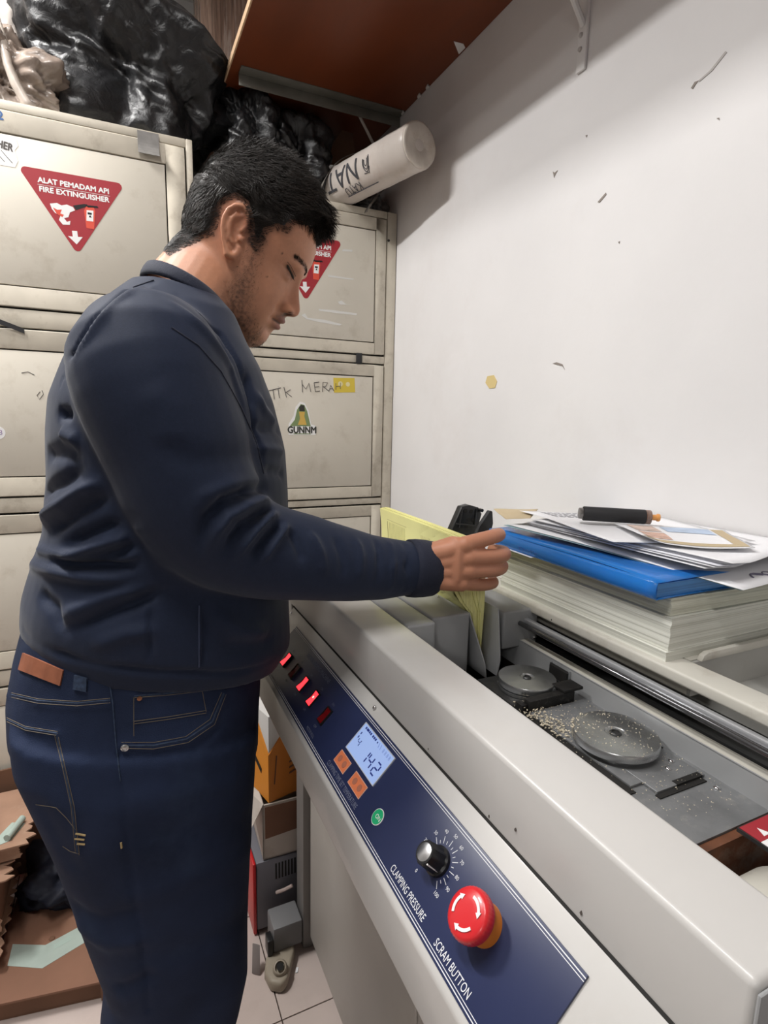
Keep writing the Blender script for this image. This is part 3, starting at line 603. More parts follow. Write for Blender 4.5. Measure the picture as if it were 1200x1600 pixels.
# ------------------------------------------------------------------ on top of the lockers
def crumple(name, ctr, rad, mat_, seed, zmin, amp=.05, fine=.012, sub=6, pinch=None, drape=8, cuts=(), parent=None, slope=0):
    bm = bmesh.new(); bmesh.ops.create_icosphere(bm, subdivisions=sub, radius=1)
    off = Vector((seed*3.1, seed*7.7, seed*1.3)); ctr = Vector(ctr)
    for v in bm.verts:
        n = v.co.normalized(); ph = math.atan2(n.y, n.x)
        sq = (abs(n.x)**2.6+abs(n.y)**2.6+abs(n.z)**2.6)**(-1/2.6)
        big = noise.noise(n*1.6+off)*amp*2.2
        rid = 0
        for k, (f, a) in enumerate(((2.2, 1), (4.5, .55), (9, .3))):
            q = n*f+off*(k+1); q += Vector((noise.noise(q*.7), noise.noise(q*.7+off), noise.noise(q*.7-off)))*.9
            rid += (1-abs(noise.noise(q))*2.2)*a
        dr = (1-abs(n.z))*math.sin(ph*drape+noise.noise(n*2+off)*5)*amp*.35
        lo_ = noise.noise(Vector((n.x*1.2+n.z*3.4, n.y*1.2-n.z*1.4, 0))*1.5+off); d = big+rid*amp*.30+(1-abs(lo_)*2)*amp*.40+dr+noise.noise(n*22+off)*fine
        p = Vector((n.x*rad[0], n.y*rad[1], n.z*rad[2]))*sq+Vector((n.x, n.y, n.z*.8))*d
        if pinch:
            t = max(0, n.z-.55)/.45; p = p.lerp(Vector((pinch[0], pinch[1], p.z+pinch[2]*t)), t*.75)
        if slope: p.z -= slope*max(0, p.x/rad[0]+.15)**1.5*max(0, p.z/rad[2])*rad[2]
        p += ctr
        for (x0, x1, z0) in cuts:
            if x0 <= p.x < x1 and p.z < z0: p.z = z0+.001+.0*p.z
        if p.z < zmin: p.z = zmin+.0006+.004*abs(noise.noise(p*30))
        v.co = p
    me = bpy.data.meshes.new(name); bm.to_mesh(me); bm.free(); me.materials.append(mat_)
    me.polygons.foreach_set('use_smooth', [True]*len(me.polygons))
    return link(name, me, parent)
LT = 2.0835; RT = 2.0185
# cartons behind, which carry the wrapped bundle
def carton(name, label, lo, hi, mat_, group=None, flaps=()):
    t = thing(name, label, 'box', ((lo[0]+hi[0])/2, (lo[1]+hi[1])/2, lo[2]), group)
    w_ = .004; m = MB()
    m.box(lo, (hi[0],hi[1],lo[2]+w_)); m.box((lo[0],lo[1],lo[2]+w_),(lo[0]+w_,hi[1],hi[2])); m.box((hi[0]-w_,lo[1],lo[2]+w_),(hi[0],hi[1],hi[2]))
    m.box((lo[0]+w_,lo[1],lo[2]+w_),(hi[0]-w_,lo[1]+w_,hi[2])); m.box((lo[0]+w_,hi[1]-w_,lo[2]+w_),(hi[0]-w_,hi[1],hi[2]))
    m.build('walls', mat_, t)
    for f in flaps: MB().prism(f[0], f[1]).build('flap', mat_, t)
    return t
carton('cardboard_box', 'brown cardboard carton under the stretch-wrapped bundle, behind the bags', (.02,2.12,LT-.0), (.325,2.18+.0,2.40), CARD) if 0 else None
FILM = M('stretch_film_brown', (.20,.125,.09), .22, var=.55, vs=9, stretch=(12,12,.8), bump=.5, bs=14, spec=.7, dirt=(.62,.56,.50), dscale=5, damt=.55)
bt = thing('wrapped_bundle', 'brown bundle wrapped in shiny stretch film, standing beside the board edge', 'bundle', (.40, 2.36, 2.0))
wb = MB()
nv = 60
def bundle(u, v):
    a = u*2*math.pi; sx, sy = .130, .14
    c, s = math.cos(a), math.sin(a); k = (abs(c)**5+abs(s)**5)**(-1/5)
    r = 1+.035*noise.noise(Vector((c*3.5, s*3.5, v*1.2)))+.02*noise.noise(Vector((c*14, s*14, v*2)))
    return (.462+c*k*sx*r, 2.36+s*k*sy*r, 2.555+v*.36)
wb.grid(bundle, 120, 30); wb.v += [(.462,2.36,2.555),(.462,2.36,2.915)]; n0 = len(wb.v)-2
for i in range(120): wb.f += [(n0, i+1, i), (n0+1, 30*121+i, 30*121+i+1)]; wb.m += [0, 0]
wb.build('film_wrap', FILM, bt, smooth=True)
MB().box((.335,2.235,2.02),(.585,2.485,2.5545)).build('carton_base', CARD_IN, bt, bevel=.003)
# stand for everything behind the lockers: a low shelf rack
rk = thing('storage_rack', 'dark steel rack standing behind the two lockers', 'rack', (.2, 2.4, 0))
for x in (-.5, .80):
    for y in (2.245, 2.55): MB().box((x,y,0),(x+.03,y+.03,2.0)).build('post', DARKMETAL, rk)
MB().box((-.52,2.243,2.0),(.85,2.59,2.0195)).build('rack_shelf', DARKMETAL, rk)
# black bin bags
crumple('bin_bag', (.092,1.965,2.315), (.212,.185,.240), BAGM, 3, LT, amp=.046, fine=.004, drape=6, cuts=((-2,.226,LT),(.226,2,RT)), slope=.62)
prop(C.objects[-1], 'largest crumpled black bin bag, on top of the left locker', 'bag', 'black bin bags on the lockers')
crumple('bin_bag', (.412,1.955,2.17), (.070,.13,.165), BAGM, 8, RT, amp=.03, fine=.004, drape=5)
prop(C.objects[-1], 'narrow black bin bag squeezed between the largest bag and the rumpled one', 'bag', 'black bin bags on the lockers')
crumple('bin_bag', (.545,1.935,2.145), (.085,.105,.140), BAGM, 15, RT, amp=.03, fine=.004, drape=4)
prop(C.objects[-1], 'rumpled glossy black bin bag above the man\'s head, on the right locker', 'bag', 'black bin bags on the lockers')
# pale plastic bag and cloth bundle at the far left
CLEAR = M('milky_plastic', (.30,.24,.20), .25, var=.45, vs=9, bump=.7, bs=30, spec=.6, dirt=(.52,.48,.45), dscale=8, damt=.7)
crumple('plastic_bag', (-.225,1.86,2.165), (.10,.085,.10), CLEAR, 21, LT, amp=.04, fine=.006, drape=7)
prop(C.objects[-1], 'milky crumpled plastic bag of brown things at the left end of the locker top', 'bag')
PALEB = M('pale_cloth_sack', (.50,.45,.41), .6, var=.12, vs=7, bump=.3, bs=25)
crumple('white_sack', (-.300,2.05,2.34), (.12,.06,.25), PALEB, 31, LT, amp=.03, fine=.003, drape=3)
prop(C.objects[-1], 'pale white sack standing behind the milky plastic bag', 'sack')
FILMR = M('twisted_film', (.46,.40,.35), .3, var=.25, vs=30, bump=.4, bs=60)
p = [P(u,v,'y',y) for u, v, y in ((-6,30,1.80),(4,62,1.775),(12,100,1.76),(24,130,1.755),(40,160,1.75),(52,172,1.75))]
prop(MB().tube(p, [.010,.011,.010,.012,.012,.016], 9).build('film_strip', FILMR, smooth=True), 'twisted strip of pale plastic film hanging down beside the milky bag', 'film')
# cardboard scraps, stick and grey straps in the dark under the board
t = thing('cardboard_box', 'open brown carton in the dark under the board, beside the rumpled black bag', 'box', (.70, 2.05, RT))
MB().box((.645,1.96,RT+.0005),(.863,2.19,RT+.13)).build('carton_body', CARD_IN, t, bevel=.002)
a, b, c = P(548,183,'y',1.955), P(500,255,'y',1.94), P(558,262,'y',1.955)
MB().prism([a, b, c], (0,.003,0)).build('flap', CARD_IN, t)
a, b, c, d = P(482,145,'y',1.93), P(509,207,'y',1.92), P(500,238,'y',1.92), P(487,190,'y',1.93)
prop(MB().prism([a,b,c,d], (.001,.004,0)).build('cardboard_piece', CARD), 'narrow torn cardboard piece wedged beside the rumpled black bag', 'cardboard')
STICK = M('pale_stick', (.50,.46,.42), .6)
prop(MB().tube([P(550,158,'y',1.80), P(590,238,'y',1.80)], .0045, 8).build('plastic_stick', STICK), 'thin pale stick leaning from the angle rail to the white roll', 'stick')
STRAP = M('grey_strap', (.30,.28,.25), .5, var=.1, vs=40)
def ribbon(pts, wv, th, nm, mat_, lab, cat):
    m = MB(); pts = [Vector(p) for p in pts]; wv = Vector(wv)
    for i in range(len(pts)-1):
        d = (pts[i+1]-pts[i]); n = d.cross(wv).normalized()*th
        m.add([pts[i]-wv,pts[i]+wv,pts[i+1]+wv,pts[i+1]-wv,pts[i]-wv+n,pts[i]+wv+n,pts[i+1]+wv+n,pts[i+1]-wv+n],[(0,1,2,3),(7,6,5,4),(0,4,5,1),(1,5,6,2),(2,6,7,3),(3,7,4,0)])
    return prop(m.build(nm, mat_), lab, cat)
def bez(p0, p1, p2, p3, n=14):
    p0, p1, p2, p3 = map(Vector, (p0,p1,p2,p3)); return [p0*(1-t)**3+p1*3*t*(1-t)**2+p2*3*t*t*(1-t)+p3*t**3 for t in [i/n for i in range(n+1)]]
ribbon(bez(P(501,296,'y',1.80),P(512,262,'y',1.81),P(535,232,'y',1.83),P(592,238,'y',1.86)), (.002,.012,.004), .0015, 'packing_strap', STRAP, 'grey packing strap arching over the locker top beside the white roll', 'strap')
ribbon(bez(P(500,300,'y',1.815),P(470,270,'y',1.83),P(478,248,'y',1.86),P(512,272,'y',1.88)), (.002,.010,.003), .0015, 'packing_strap', STRAP, 'smaller grey strap loop directly above the man\'s forehead', 'strap')
ribbon([P(572,332,'y',1.786),P(580,318,'y',1.79),P(592,302,'y',1.83),P(606,290,'y',1.90)], (.006,.002,.003), .0015, 'packing_strap', STRAP, 'grey strap under the white roll, hanging over the locker edge', 'strap')
CLINGY = M('grey_film_wad', (.16,.155,.15), .3, var=.4, vs=14, bump=.5, bs=40)
crumple('film_wad', (.82,1.90,2.055), (.038,.06,.032), CLINGY, 41, RT, amp=.012, fine=.003, sub=5)
prop(C.objects[-1], 'grey wad of crumpled film under the white roll, against the wall', 'film')
crumple('black_film', (.60,1.93,2.04), (.05,.05,.018), BAGM, 45, RT, amp=.01, fine=.003, sub=5); prop(C.objects[-1], 'flattened black film scrap on the right locker behind the straps', 'film')
# long tube wrapped in plastic
E0 = Vector((.772,1.46,2.0795)); E1 = Vector((.664,1.925,2.0795)); ax = (E0-E1).normalized(); RA = .0590
ROLLM = M('plastic_wrapped_roll', (.66,.60,.55), .33, var=.12, vs=8, dirt=(.40,.28,.20), dscale=10, damt=.45, bump=.35, bs=22)
ENDM = M('gathered_roll_end', (.66,.60,.53), .4, var=.2, vs=18, dirt=(.34,.22,.14), dscale=14, damt=.55, bump=.3, bs=30)
t = thing('wrapped_roll', 'long white plastic-wrapped roll jutting out over the right locker towards the camera', 'roll', ((E0+E1)/2)[:2]+(RT,))
L_ = (E0-E1).length
MB().lathe(E1, ax, [(.03,0),(RA-.004,.001)]+[(RA*(1+.006*math.sin(h*40)),.004+(L_-.012)*h) for h in [i/30 for i in range(31)]]+[(RA-.003,L_-.002)], 72,
           wob=lambda a, i: 1+.012*noise.noise(Vector((math.cos(a*6.283)*2, math.sin(a*6.283)*2, i*.22)))).build('roll_body', ROLLM, t, smooth=True)
MB().lathe(E0-ax*.004, ax, [(RA-.0015,0),(RA-.002,.004),(RA-.007,.0065),(RA*.6,.006),(RA*.3,.004),(RA*.12,-.004),(.001,-.008)], 120,
           wob=lambda a, i: 1+(.02 if i > 2 else .004)*math.sin(a*2*math.pi*22+i)).build('gathered_end', ENDM, t, smooth=True)
side = Vector((0,0,1)).cross(ax).normalized()
def roll_txt(txt, dist, ang, size, nm, bold=.0015, xs=1.0):
    v, f = text_mesh(txt, size, 0.0, 'LEFT'); m = MB(); pts = []
    b_ = bmesh.new(); vv = [b_.verts.new((x, y, 0)) for x, y in v]
    for q_ in f:
        try: b_.faces.new([vv[i] for i in q_])
        except ValueError: pass
    for _ in range(3):
        bmesh.ops.triangulate(b_, faces=b_.faces[:]); es_ = [e_ for e_ in b_.edges if e_.calc_length() > .006]
        bmesh.ops.subdivide_edges(b_, edges=es_, cuts=1)
    bmesh.ops.triangulate(b_, faces=b_.faces[:]); b_.verts.index_update()
    v = [(w_.co.x, w_.co.y) for w_ in b_.verts]; f = [tuple(w_.index for w_ in q_.verts) for q_ in b_.faces]; b_.free()
    for x, y in v:
        a = ang+y/RA; q = E0-ax*(dist+x*xs)+(side*math.cos(a)+Vector((0,0,1))*math.sin(a))*(RA*1.016+.0006); pts.append(q)
    m.add(pts, f); return m
toC = math.atan2(.45, -1)   # towards the camera side
base = math.radians(180)
lm = MB()
INKR = M('roll_print', (.06,.06,.07), .6)
for txt, d, an, sz, xs in (('NATA',.205,186,.082,1.0),('KATU',.215,232,.034,.9)):
    q = roll_txt(txt, d, math.radians(an), sz, 'T', .0012, xs); lm.add(q.v, q.f)
def arc_pts(lst): return [E0-ax*d+(side*math.cos(math.radians(a))+Vector((0,0,1))*math.sin(math.radians(a)))*(RA*1.018) for d, a in lst]
lm.tube(arc_pts([(.150,247),(.18,247),(.21,247),(.25,247),(.30,247)]), .0014, 5)
for k, (ra, rb) in enumerate(((.026,26),(.020,20),(.012,12))):
    lm.tube(arc_pts([(.166+ra*.55*math.cos(s_), 184+rb*math.sin(s_)) for s_ in [i*math.pi*(1.25)/14-.3-math.pi/2*0 for i in range(15)]]), .0011, 5)
lm.tube(arc_pts([(.180,212),(.158,214),(.152,200)]), .0011, 5)
lm.build('roll_lettering', INKR, t)
# ------------------------------------------------------------------ on the machine table: sheets, folder, papers, roller
PALE = M('pale_page_edges', (.69,.69,.62), .75, var=.04, vs=5, wave=((.36,.36,.31), (2,2,900), .55), dirt=(.48,.48,.42), dscale=5, damt=.3)
PALE2 = M('pale_page_edges_warm', (.62,.62,.52), .75, var=.05, vs=5, wave=((.30,.29,.23), (2,2,800), .6))
ZS = 1.0600
def stack(label, z0, z1, dx, dy, rz, sag, mat_, seed, x0=.617, x1=.842, y0=.457, y1=.803):
    t = z1-z0; m = MB(); N = 40; cx, cy = (x0+x1)/2, (y0+y1)/2
    lay = max(2, int(t/.0045)); ca, sa = math.cos(rz), math.sin(rz)
    loop = [(x0+(x1-x0)*i/8, y0) for i in range(8)]+[(x1, y0+(y1-y0)*i/12) for i in range(12)]+[(x1-(x1-x0)*i/8, y1) for i in range(8)]+[(x0, y1-(y1-y0)*i/12) for i in range(12)]
    n = len(loop); rows = []
    for k in range(lay*2+1):
        z = z0+t*k/(lay*2); ins = .0003*(k % 2)+.0005*noise.noise(Vector((seed, k*.7, 0))); ox = .0014*noise.noise(Vector((k*.35, seed*2, 3))); oy = .0016*noise.noise(Vector((k*.3, seed*2, 9)))
        for x, y in loop:
            u, v = x-cx, y-cy; u -= math.copysign(ins, u) if abs(u) > .1 else 0; v -= math.copysign(ins, v) if abs(v) > .15 else 0
            u += ox; v += oy
            zz = z - (sag*((y-y1)/(y0-y1))**3*(k/(lay*2)) if sag else 0)
            rows.append((cx+dx+u*ca-v*sa, cy+dy+u*sa+v*ca, zz))
    fs = [(k*n+i, k*n+(i+1) % n, (k+1)*n+(i+1) % n, (k+1)*n+i) for k in range(lay*2) for i in range(n)]
    fs += [tuple(range(n-1,-1,-1)), tuple(lay*2*n+i for i in range(n))]
    m.add(rows, fs); return prop(m.build('sheet_stack', mat_), label, 'paper stack', 'pale sheet stacks on the machine table')
stack('thin pale sheet stack lying lowest on the machine table', ZS, 1.0725, .000, .0, 0, 0, PALE, 1)
stack('thickest pale sheet stack, in the middle of the pile on the machine table', 1.0730, 1.1165, .004, .002, .006, 0, PALE, 2)
stack('pale sheet stack directly under the blue folder', 1.1170, 1.1400, .012, .006, -.012, 0, PALE2, 3)
# blue translucent folder: back and front cover, spine fold, sheets inside
BLUE = M('blue_translucent_cover', (.04,.31,.90), .2, spec=.6, trans=.45, var=.12, vs=6); BLUE_D = M('blue_folder_fill', (.06,.28,.66), .4, var=.25, vs=9, wave=((.01,.06,.24), (3,3,300), .5))
t = thing('plastic_folder', 'glossy translucent blue plastic folder on the pale sheet stacks', 'folder', (.73, .65, 1.1405))
FX0, FX1, FY0, FY1, FZ0, FZ1 = .6005, .845, .466, .822, 1.1408, 1.1655
MB().sheet(lambda u, v: (FX0+(FX1-FX0)*u, FY0+(FY1-FY0)*v, FZ0+.0008+.001*math.sin(u*5+v*3)), 10, 10, .0007).build('back_cover', BLUE, t, smooth=True)
MB().sheet(lambda u, v: (FX0+(FX1-FX0)*u, FY0+(FY1-FY0)*v, FZ1-.002*(1-v)**4+.0012*math.sin(u*4+v*6)), 10, 14, .0007).build('front_cover', BLUE, t, smooth=True)
MB().sheet(lambda u, v: (FX0+.0002-.0035*math.sin(v*math.pi)-.001*math.sin(u*7), FY0+(FY1-FY0)*u, FZ1-.0008+(FZ0+.0006-FZ1)*v), 20, 8, .0007).build('spine', BLUE, t, smooth=True)
MB().box((FX0+.004,FY0+.004,FZ0+.002),(FX1-.004,FY1-.004,FZ1-.005)).build('filed_sheets', BLUE_D, t)
m = MB(); m.tube([(FX0-.0045+.0012*math.sin(k*2.1), .735-.0065*k*.5, 1.150+.0022*math.sin(k*2.7)) for k in range(16)], .0004, 4); m.build('pen_marks', M('pen_ink', (.02,.06,.25), .6), t)
prop(MB().sheet(lambda u, v: (.5955+.20*u, .700+.128*v, 1.1403+.0), 6, 6, .0002).build('paper_sheet', PAPERW), 'white sheet edge peeking out between the blue folder and the pale stacks', 'paper', 'loose papers on the folder')
# loose sheets, curling
def sheet(label, corners, curl, mat_, seed, nm='paper_sheet', n=14, th=.0004, extra=None):
    a, b, c, d = map(Vector, corners)          # near-left, near-right, far-right, far-left
    def f(u, v):
        p = (a*(1-u)+b*u)*(1-v)+(d*(1-u)+c*u)*v
        p.z += curl(u, v)+.0012*noise.noise(Vector((u*2.5+seed, v*2.5, seed))); return p
    o = MB().sheet(f, n, n, th); 
    return o, f
PW2 = M('white_paper_bluish', (.74,.75,.80), .6); TEAL = M('teal_card', (.28,.42,.46), .6); TAN = M('tan_print', (.50,.40,.25), .6)
def put(label, corners, curl, mat_, seed, **k):
    o, f = sheet(label, corners, curl, mat_, seed, **k); return prop(o.build('paper_sheet', mat_, smooth=True), label, 'paper', 'loose papers on the folder'), f
put('teal card sheet lying directly on the blue folder', [(.688,.418,1.1625),(.862,.43,1.163),(.866,.80,1.1775),(.607,.79,1.1775)], lambda u, v: -.004*(1-v)**3*(1-u), TEAL, 1)
o_, f1 = put('large white sheet jutting out over the teal card, small grey sketch on its near corner', [(.686,.414,1.1640),(.862,.425,1.165),(.866,.79,1.1792),(.612,.785,1.1792)], lambda u, v: -.004*(1-v)**3*(1-u), PAPERW, 1)
m = MB(); SK = M('grey_sketch_ink', (.18,.17,.24), .7)
def onf(f, u, v, dz=.0005): p = f(u, v); return (p.x, p.y, p.z+dz)
m.tube([onf(f1,.34+.30*i/12,.055+.028*math.sin(i*.5)-.0*i) for i in range(13)], .0013, 5); m.tube([onf(f1,.36+.26*i/12,.068+.012*math.sin(i*.9)) for i in range(13)], .0008, 5); m.build('sketch', SK, o_)
# fanned pack of white sheets: each sheet its own thing
for k in range(7):
    z = 1.1812+.0017*k; s = .0045*math.sin(k*1.9)
    put(['lowest','second lowest','third lowest','middle','third highest','second highest','topmost'][k]+' white sheet of the curling pack on the folder',
        [(.668+s+.004*k,.455-.003*k+s,z-.002),(.864,.45-.002*k,z+.004),(.866,.76,z),(.640+s,.775-.004*k,z)], lambda u, v: .005*abs(u-.25)*(1-v)**2-.005*(1-v)**3*(1-min(1,abs(u-.22)*3)), PW2 if k % 2 else PAPERW, 3+k)
o_, f2 = put('white letter sheet with printed lines under the black roller', [(.626,.565,1.1955),(.800,.475,1.1985),(.862,.700,1.1960),(.660,.815,1.1955)], lambda u, v: .006*(u-.5)**2-.004*(1-v)**2*(1-u), PAPERW, 20)
m = MB()
for r in range(5):
    x = .13
    while x < (.80 if r not in (1,) else .6):
        wd = rng.uniform(.012,.05); v0 = .93-r*.045
        m.add([onf(f2,x,v0),onf(f2,x+wd,v0),onf(f2,x+wd,v0+.02),onf(f2,x,v0+.02)], [(0,1,2,3)]); x += wd+.014
m.build('print_lines', M('pale_text_ink', (.35,.35,.38), .7), o_)
o_, f3 = put('printed leaflet with tan border and photos, curling at the near edge', [(.655,.540,1.2000),(.762,.452,1.1995),(.822,.535,1.2025),(.708,.640,1.2010)], lambda u, v: -.006*(1-v)**3*math.sin(u*3.1)+.012*(max(0,.18-u)*2.5)*(1-v), PAPERW, 33)
def patch(f, u0, v0, u1, v1, mat_, nm, par, k=6, dz=.0006):
    m = MB(); m.grid(lambda u, v: onf(f, u0+(u1-u0)*u, v0+(v1-v0)*v, dz), k, k); return m.build(nm, mat_, par)
for a in ((.03,.04,.97,.15),(.86,.15,.97,.97)): patch(f3,*a,TAN,'border_print',o_)
patch(f3,.10,.20,.34,.52,M('leaflet_peach', (.68,.45,.36), .6, var=.5, vs=60),'photo_print',o_)
patch(f3,.40,.62,.84,.95,M('leaflet_sky', (.48,.58,.74), .6, var=.2, vs=40),'photo_print',o_)
patch(f3,.10,.58,.34,.95,M('leaflet_skin', (.70,.55,.48), .6, var=.4, vs=70),'photo_print',o_)
put('tan-edged sheet end curling up at the far left of the papers', [(.612,.792,1.1850),(.640,.760,1.1925),(.72,.835,1.1930),(.640,.868,1.1900)], lambda u, v: .002*(1-u), TAN, 41)
# black rubber roller
t = thing('rubber_roller', 'black rubber roller with orange plastic tip lying on the loose papers', 'roller', (.735, .64, 1.211))
A = Vector((.676,.676,1.2130)); B = Vector((.756,.624,1.2115)); d = (B-A).normalized(); L_ = (B-A).length
MB().lathe(A, d, [(.0110,0),(.0116,.001),(.0116,L_-.001),(.0110,L_)], 40).build('rubber_sleeve', RUBBER, t, auto=40)
MB().lathe(A-d*.007, d, [(.003,0),(.0088,.0005),(.0092,.004),(.0088,.0068)], 32).build('end_cap', M('dull_steel_cap', (.25,.24,.23), .35, .8), t, auto=40)
MB().lathe(B+d*.0003, d, [(.0104,0),(.0104,.003),(.0076,.008),(.0055,.0085)], 32).build('amber_hub', M('amber_plastic', (.38,.15,.06), .3), t, auto=40)
MB().lathe(B+d*.0088, d, [(.0044,0),(.0048,.009),(.0062,.0095),(.0062,.0125),(.0055,.0135),(.001,.0135)], 24).build('orange_tip', M('orange_tip', (.78,.36,.11), .4), t, auto=40)
MB().lathe(B+d*.0005, d, [(.0113,0),(.0115,.007),(.0112,.0075)], 32).build('clear_collar', M('clear_collar', (.75,.72,.70), .15, trans=.85), t, auto=40)
# black moulded plastic piece beyond the pile
t = thing('plastic_latch', 'black moulded plastic latch with slots, standing behind the folder against the wall', 'latch', (.60, .98, ZS))
def pl(u, v, y=.94): return P(u, v, 'y', y)
body = MB(); a, b = pl(707,828), pl(756,833)
body.prism([pl(*c) for c in ((700,842),(712,815),(722,792),(734,789),(748,793),(753,803),(748,820),(738,840))], (0,.018,0)); body.prism([pl(*c) for c in ((705,838),(738,842),(740,900),(704,900))], (0,.02,0))
body.build('ribbed_body', BLACKP, t, bevel=.0015)
m = MB()
for c in ((727,798),(736,799),(732,812),(739,812),(729,822)): m.lathe(pl(*c)+Vector((0,-.0004,0)), (0,-1,0), [(.0042,0),(.0042,.0004)], 14)
m.build('slot', GAP, t)
for q in (((722,795),(716,824)),((744,795),(741,822)),((712,818),(742,821))): MB().tube([pl(*q[0])+Vector((0,-.001,0)), pl(*q[1])+Vector((0,-.001,0))], .0018, 8).build('rib', BLACKP, t)
MB().lathe(pl(751,797)+Vector((0,.004,0)), (0,-1,0), [(.0035,0),(.0035,.010)], 14).build('pin', BLACKP, t)
t2 = MB(); t2.prism([pl(*c,.955) for c in ((740,845),(750,822),(763,803),(766,798),(770,799),(771,818),(766,838),(758,852),(756,905),(742,905))], (0,.012,0))
prop(t2.build('plastic_flap', RUBBER, bevel=.002), 'curved black plastic flap standing right of the slotted black latch', 'flap')
# yellow printed block in the clamp
YP = M('yellow_pages', (.86,.84,.38), .7, var=.05, vs=10); YE = M('yellow_page_edges', (.82,.79,.35), .7, wave=((.48,.46,.17), (700,1.5,1.5), .6))
t = thing('yellow_book_block', 'pale yellow printed pages standing upright in the machine clamp, gripped by the man', 'book block', (.517, .89, .962)); KS = 1.128
BX0, BX1, BY0, BY1, BZ0, BZ1 = .437, .4825, .634, .948, 1.0065, 1.192
nl = 9
def block_lr(y, z):                            # left and right side of the block: thin at the spine, fanned at the near end
    n_ = max(0, min(1, 1-(y-BY0)/.16)); t_ = max(0, min(1, (z-1.003)/.089)); up = max(0, (z-1.10)/.09)
    L = (.4530-.0075*t_)*(1-n_)+(.4522-.0150*t_)*n_; R = (.4600+.0045*t_)*(1-n_)+(.4595+.0030*t_)*n_
    fl = .030*n_**1.5*max(0, min(1, (z-1.088)/.035))*max(0, min(1, (1.195-z)/.06))
    return L-fl-.006*up*up, R-.006*up*up
def block_x(k, y, z): L, R = block_lr(y, z); return L+(R-L)*(k+.5)/nl
TH = .0011
for k in range(nl):
    zt = BZ1-.0016*abs(k-4)/4+.0008*math.sin(k*3); y0 = BY0+.0018*math.sin(k*5)
    m = MB(); nz, ny = 9, 6; vsx = []
    for sx in (-1, 1):
        for j in range(nz+1):
            for i in range(ny+1):
                y = y0+(BY1-y0)*(i/ny)**1.6; z = BZ0+(zt-BZ0)*j/nz; hh = min(1, (z-BZ0)/.08)
                L, R = block_lr(y, z); half = (R-L)/nl*.5-.00008
                vsx.append((block_x(k, y, z)+sx*half, y, z))
    Nn = (nz+1)*(ny+1); q = lambda sd, i, j: sd*Nn+j*(ny+1)+i; fs = []
    for j in range(nz):
        for i in range(ny):
            fs += [(q(0,i+1,j), q(0,i,j), q(0,i,j+1), q(0,i+1,j+1)), (q(1,i,j), q(1,i+1,j), q(1,i+1,j+1), q(1,i,j+1))]
        fs += [(q(0,0,j), q(1,0,j), q(1,0,j+1), q(0,0,j+1)), (q(1,ny,j), q(0,ny,j), q(0,ny,j+1), q(1,ny,j+1))]
    for i in range(ny): fs += [(q(1,i,0), q(0,i,0), q(0,i+1,0), q(1,i+1,0)), (q(0,i,nz), q(1,i,nz), q(1,i+1,nz), q(0,i+1,nz))]
    m.add(vsx, fs); m.build('page_bundle', YE, t)
th = 0; zt0 = BZ1-.002
def first_fx(y, z):
    return block_lr(y, z)[0]
INKG = M('form_ink', (.50,.48,.24), .7)
m = MB(); PX = lambda y, z: Vector((first_fx(y,z)-th-.0006, y, z))
m.tube([PX(.918,1.1745),PX(.842,1.1735)], .0003, 4); m.tube([PX(.918,1.138),PX(.918,1.171)], .0005, 4)
for y in np.linspace(.910,.850,12): m.tube([PX(y,1.132),PX(y,1.170)], .00025, 4)
m.build('printed_form', INKG, t)
m = MB(); m.grid(lambda u, v: PX(BY1-.001-(BY1-BY0-.004)*u, 1.012+(zt0-1.012)*v)+Vector((.0003,0,0)), 8, 10); m.build('front_page', YP, t)
KS = 1.0
# ------------------------------------------------------------------ under the machine and at the lower left
DEVG = M('device_grey', (.155,.155,.18), .5, var=.08, vs=8); DEVR = M('device_red', (.52,.012,.015), .35)
t = thing('welding_unit', 'grey and red machine box with vent slots on the floor under the cartons', 'machine', (.34, 1.40, 0))
MB().box((.268,1.292,.012),(.46,1.52,.212)).build('grey_case', DEVG, t, bevel=.004)
MB().prism([(.2585,1.290,.004),(.2585,1.53,.004),(.2585,1.53,.2135),(.2585,1.290,.2135)], (.009,0,0)).build('red_side', DEVR, t, bevel=.003)
for x in (.28,.44):
    MB().box((x,1.31,0),(x+.03,1.50,.0118)).build('foot', RUBBER, t)
for k in range(8): MB().box((.318+k*.0085,1.2908,.150),(.322+k*.0085,1.2925,.196)).build('vent_slot', GAP, t)
MB().tube([(.318,1.282,.118),(.336,1.27,.130),(.355,1.262,.142)], .0045, 8).build('cable', M('pale_cable', (.42,.33,.30), .6), t)
WCARD = M('white_carton', (.56,.51,.46), .7, var=.06, vs=8, dirt=(.38,.28,.21), dscale=9, damt=.5)
def rotbox(name, label, org, ang, lx, ly, z0, z1, mats, flaps=None, cat='box'):
    t = thing(name, label, cat, (org[0], org[1], z0)); X = Vector((math.cos(ang), math.sin(ang), 0)); Y = Vector((-X.y, X.x, 0)); o = Vector((org[0],org[1],0))
    w_ = .004
    def panel(p, q, nm, mt): MB().prism([o+p+Vector((0,0,z0)), o+q+Vector((0,0,z0)), o+q+Vector((0,0,z1)), o+p+Vector((0,0,z1))], (Vector((-(q-p).y,(q-p).x,0)).normalized())*w_).build(nm, mt, t)
    panel(Vector(), X*lx, 'front_side', mats[0]); panel(Y*ly, Vector(), 'left_side', mats[1]); panel(X*lx, X*lx+Y*ly, 'right_side', mats[0]); panel(X*lx+Y*ly, Y*ly, 'back_side', mats[0])
    MB().prism([o+Vector((0,0,z0)), o+X*lx+Vector((0,0,z0)), o+X*lx+Y*ly+Vector((0,0,z0)), o+Y*ly+Vector((0,0,z0))], (0,0,w_)).build('bottom', mats[0], t)
    return t, o, X, Y
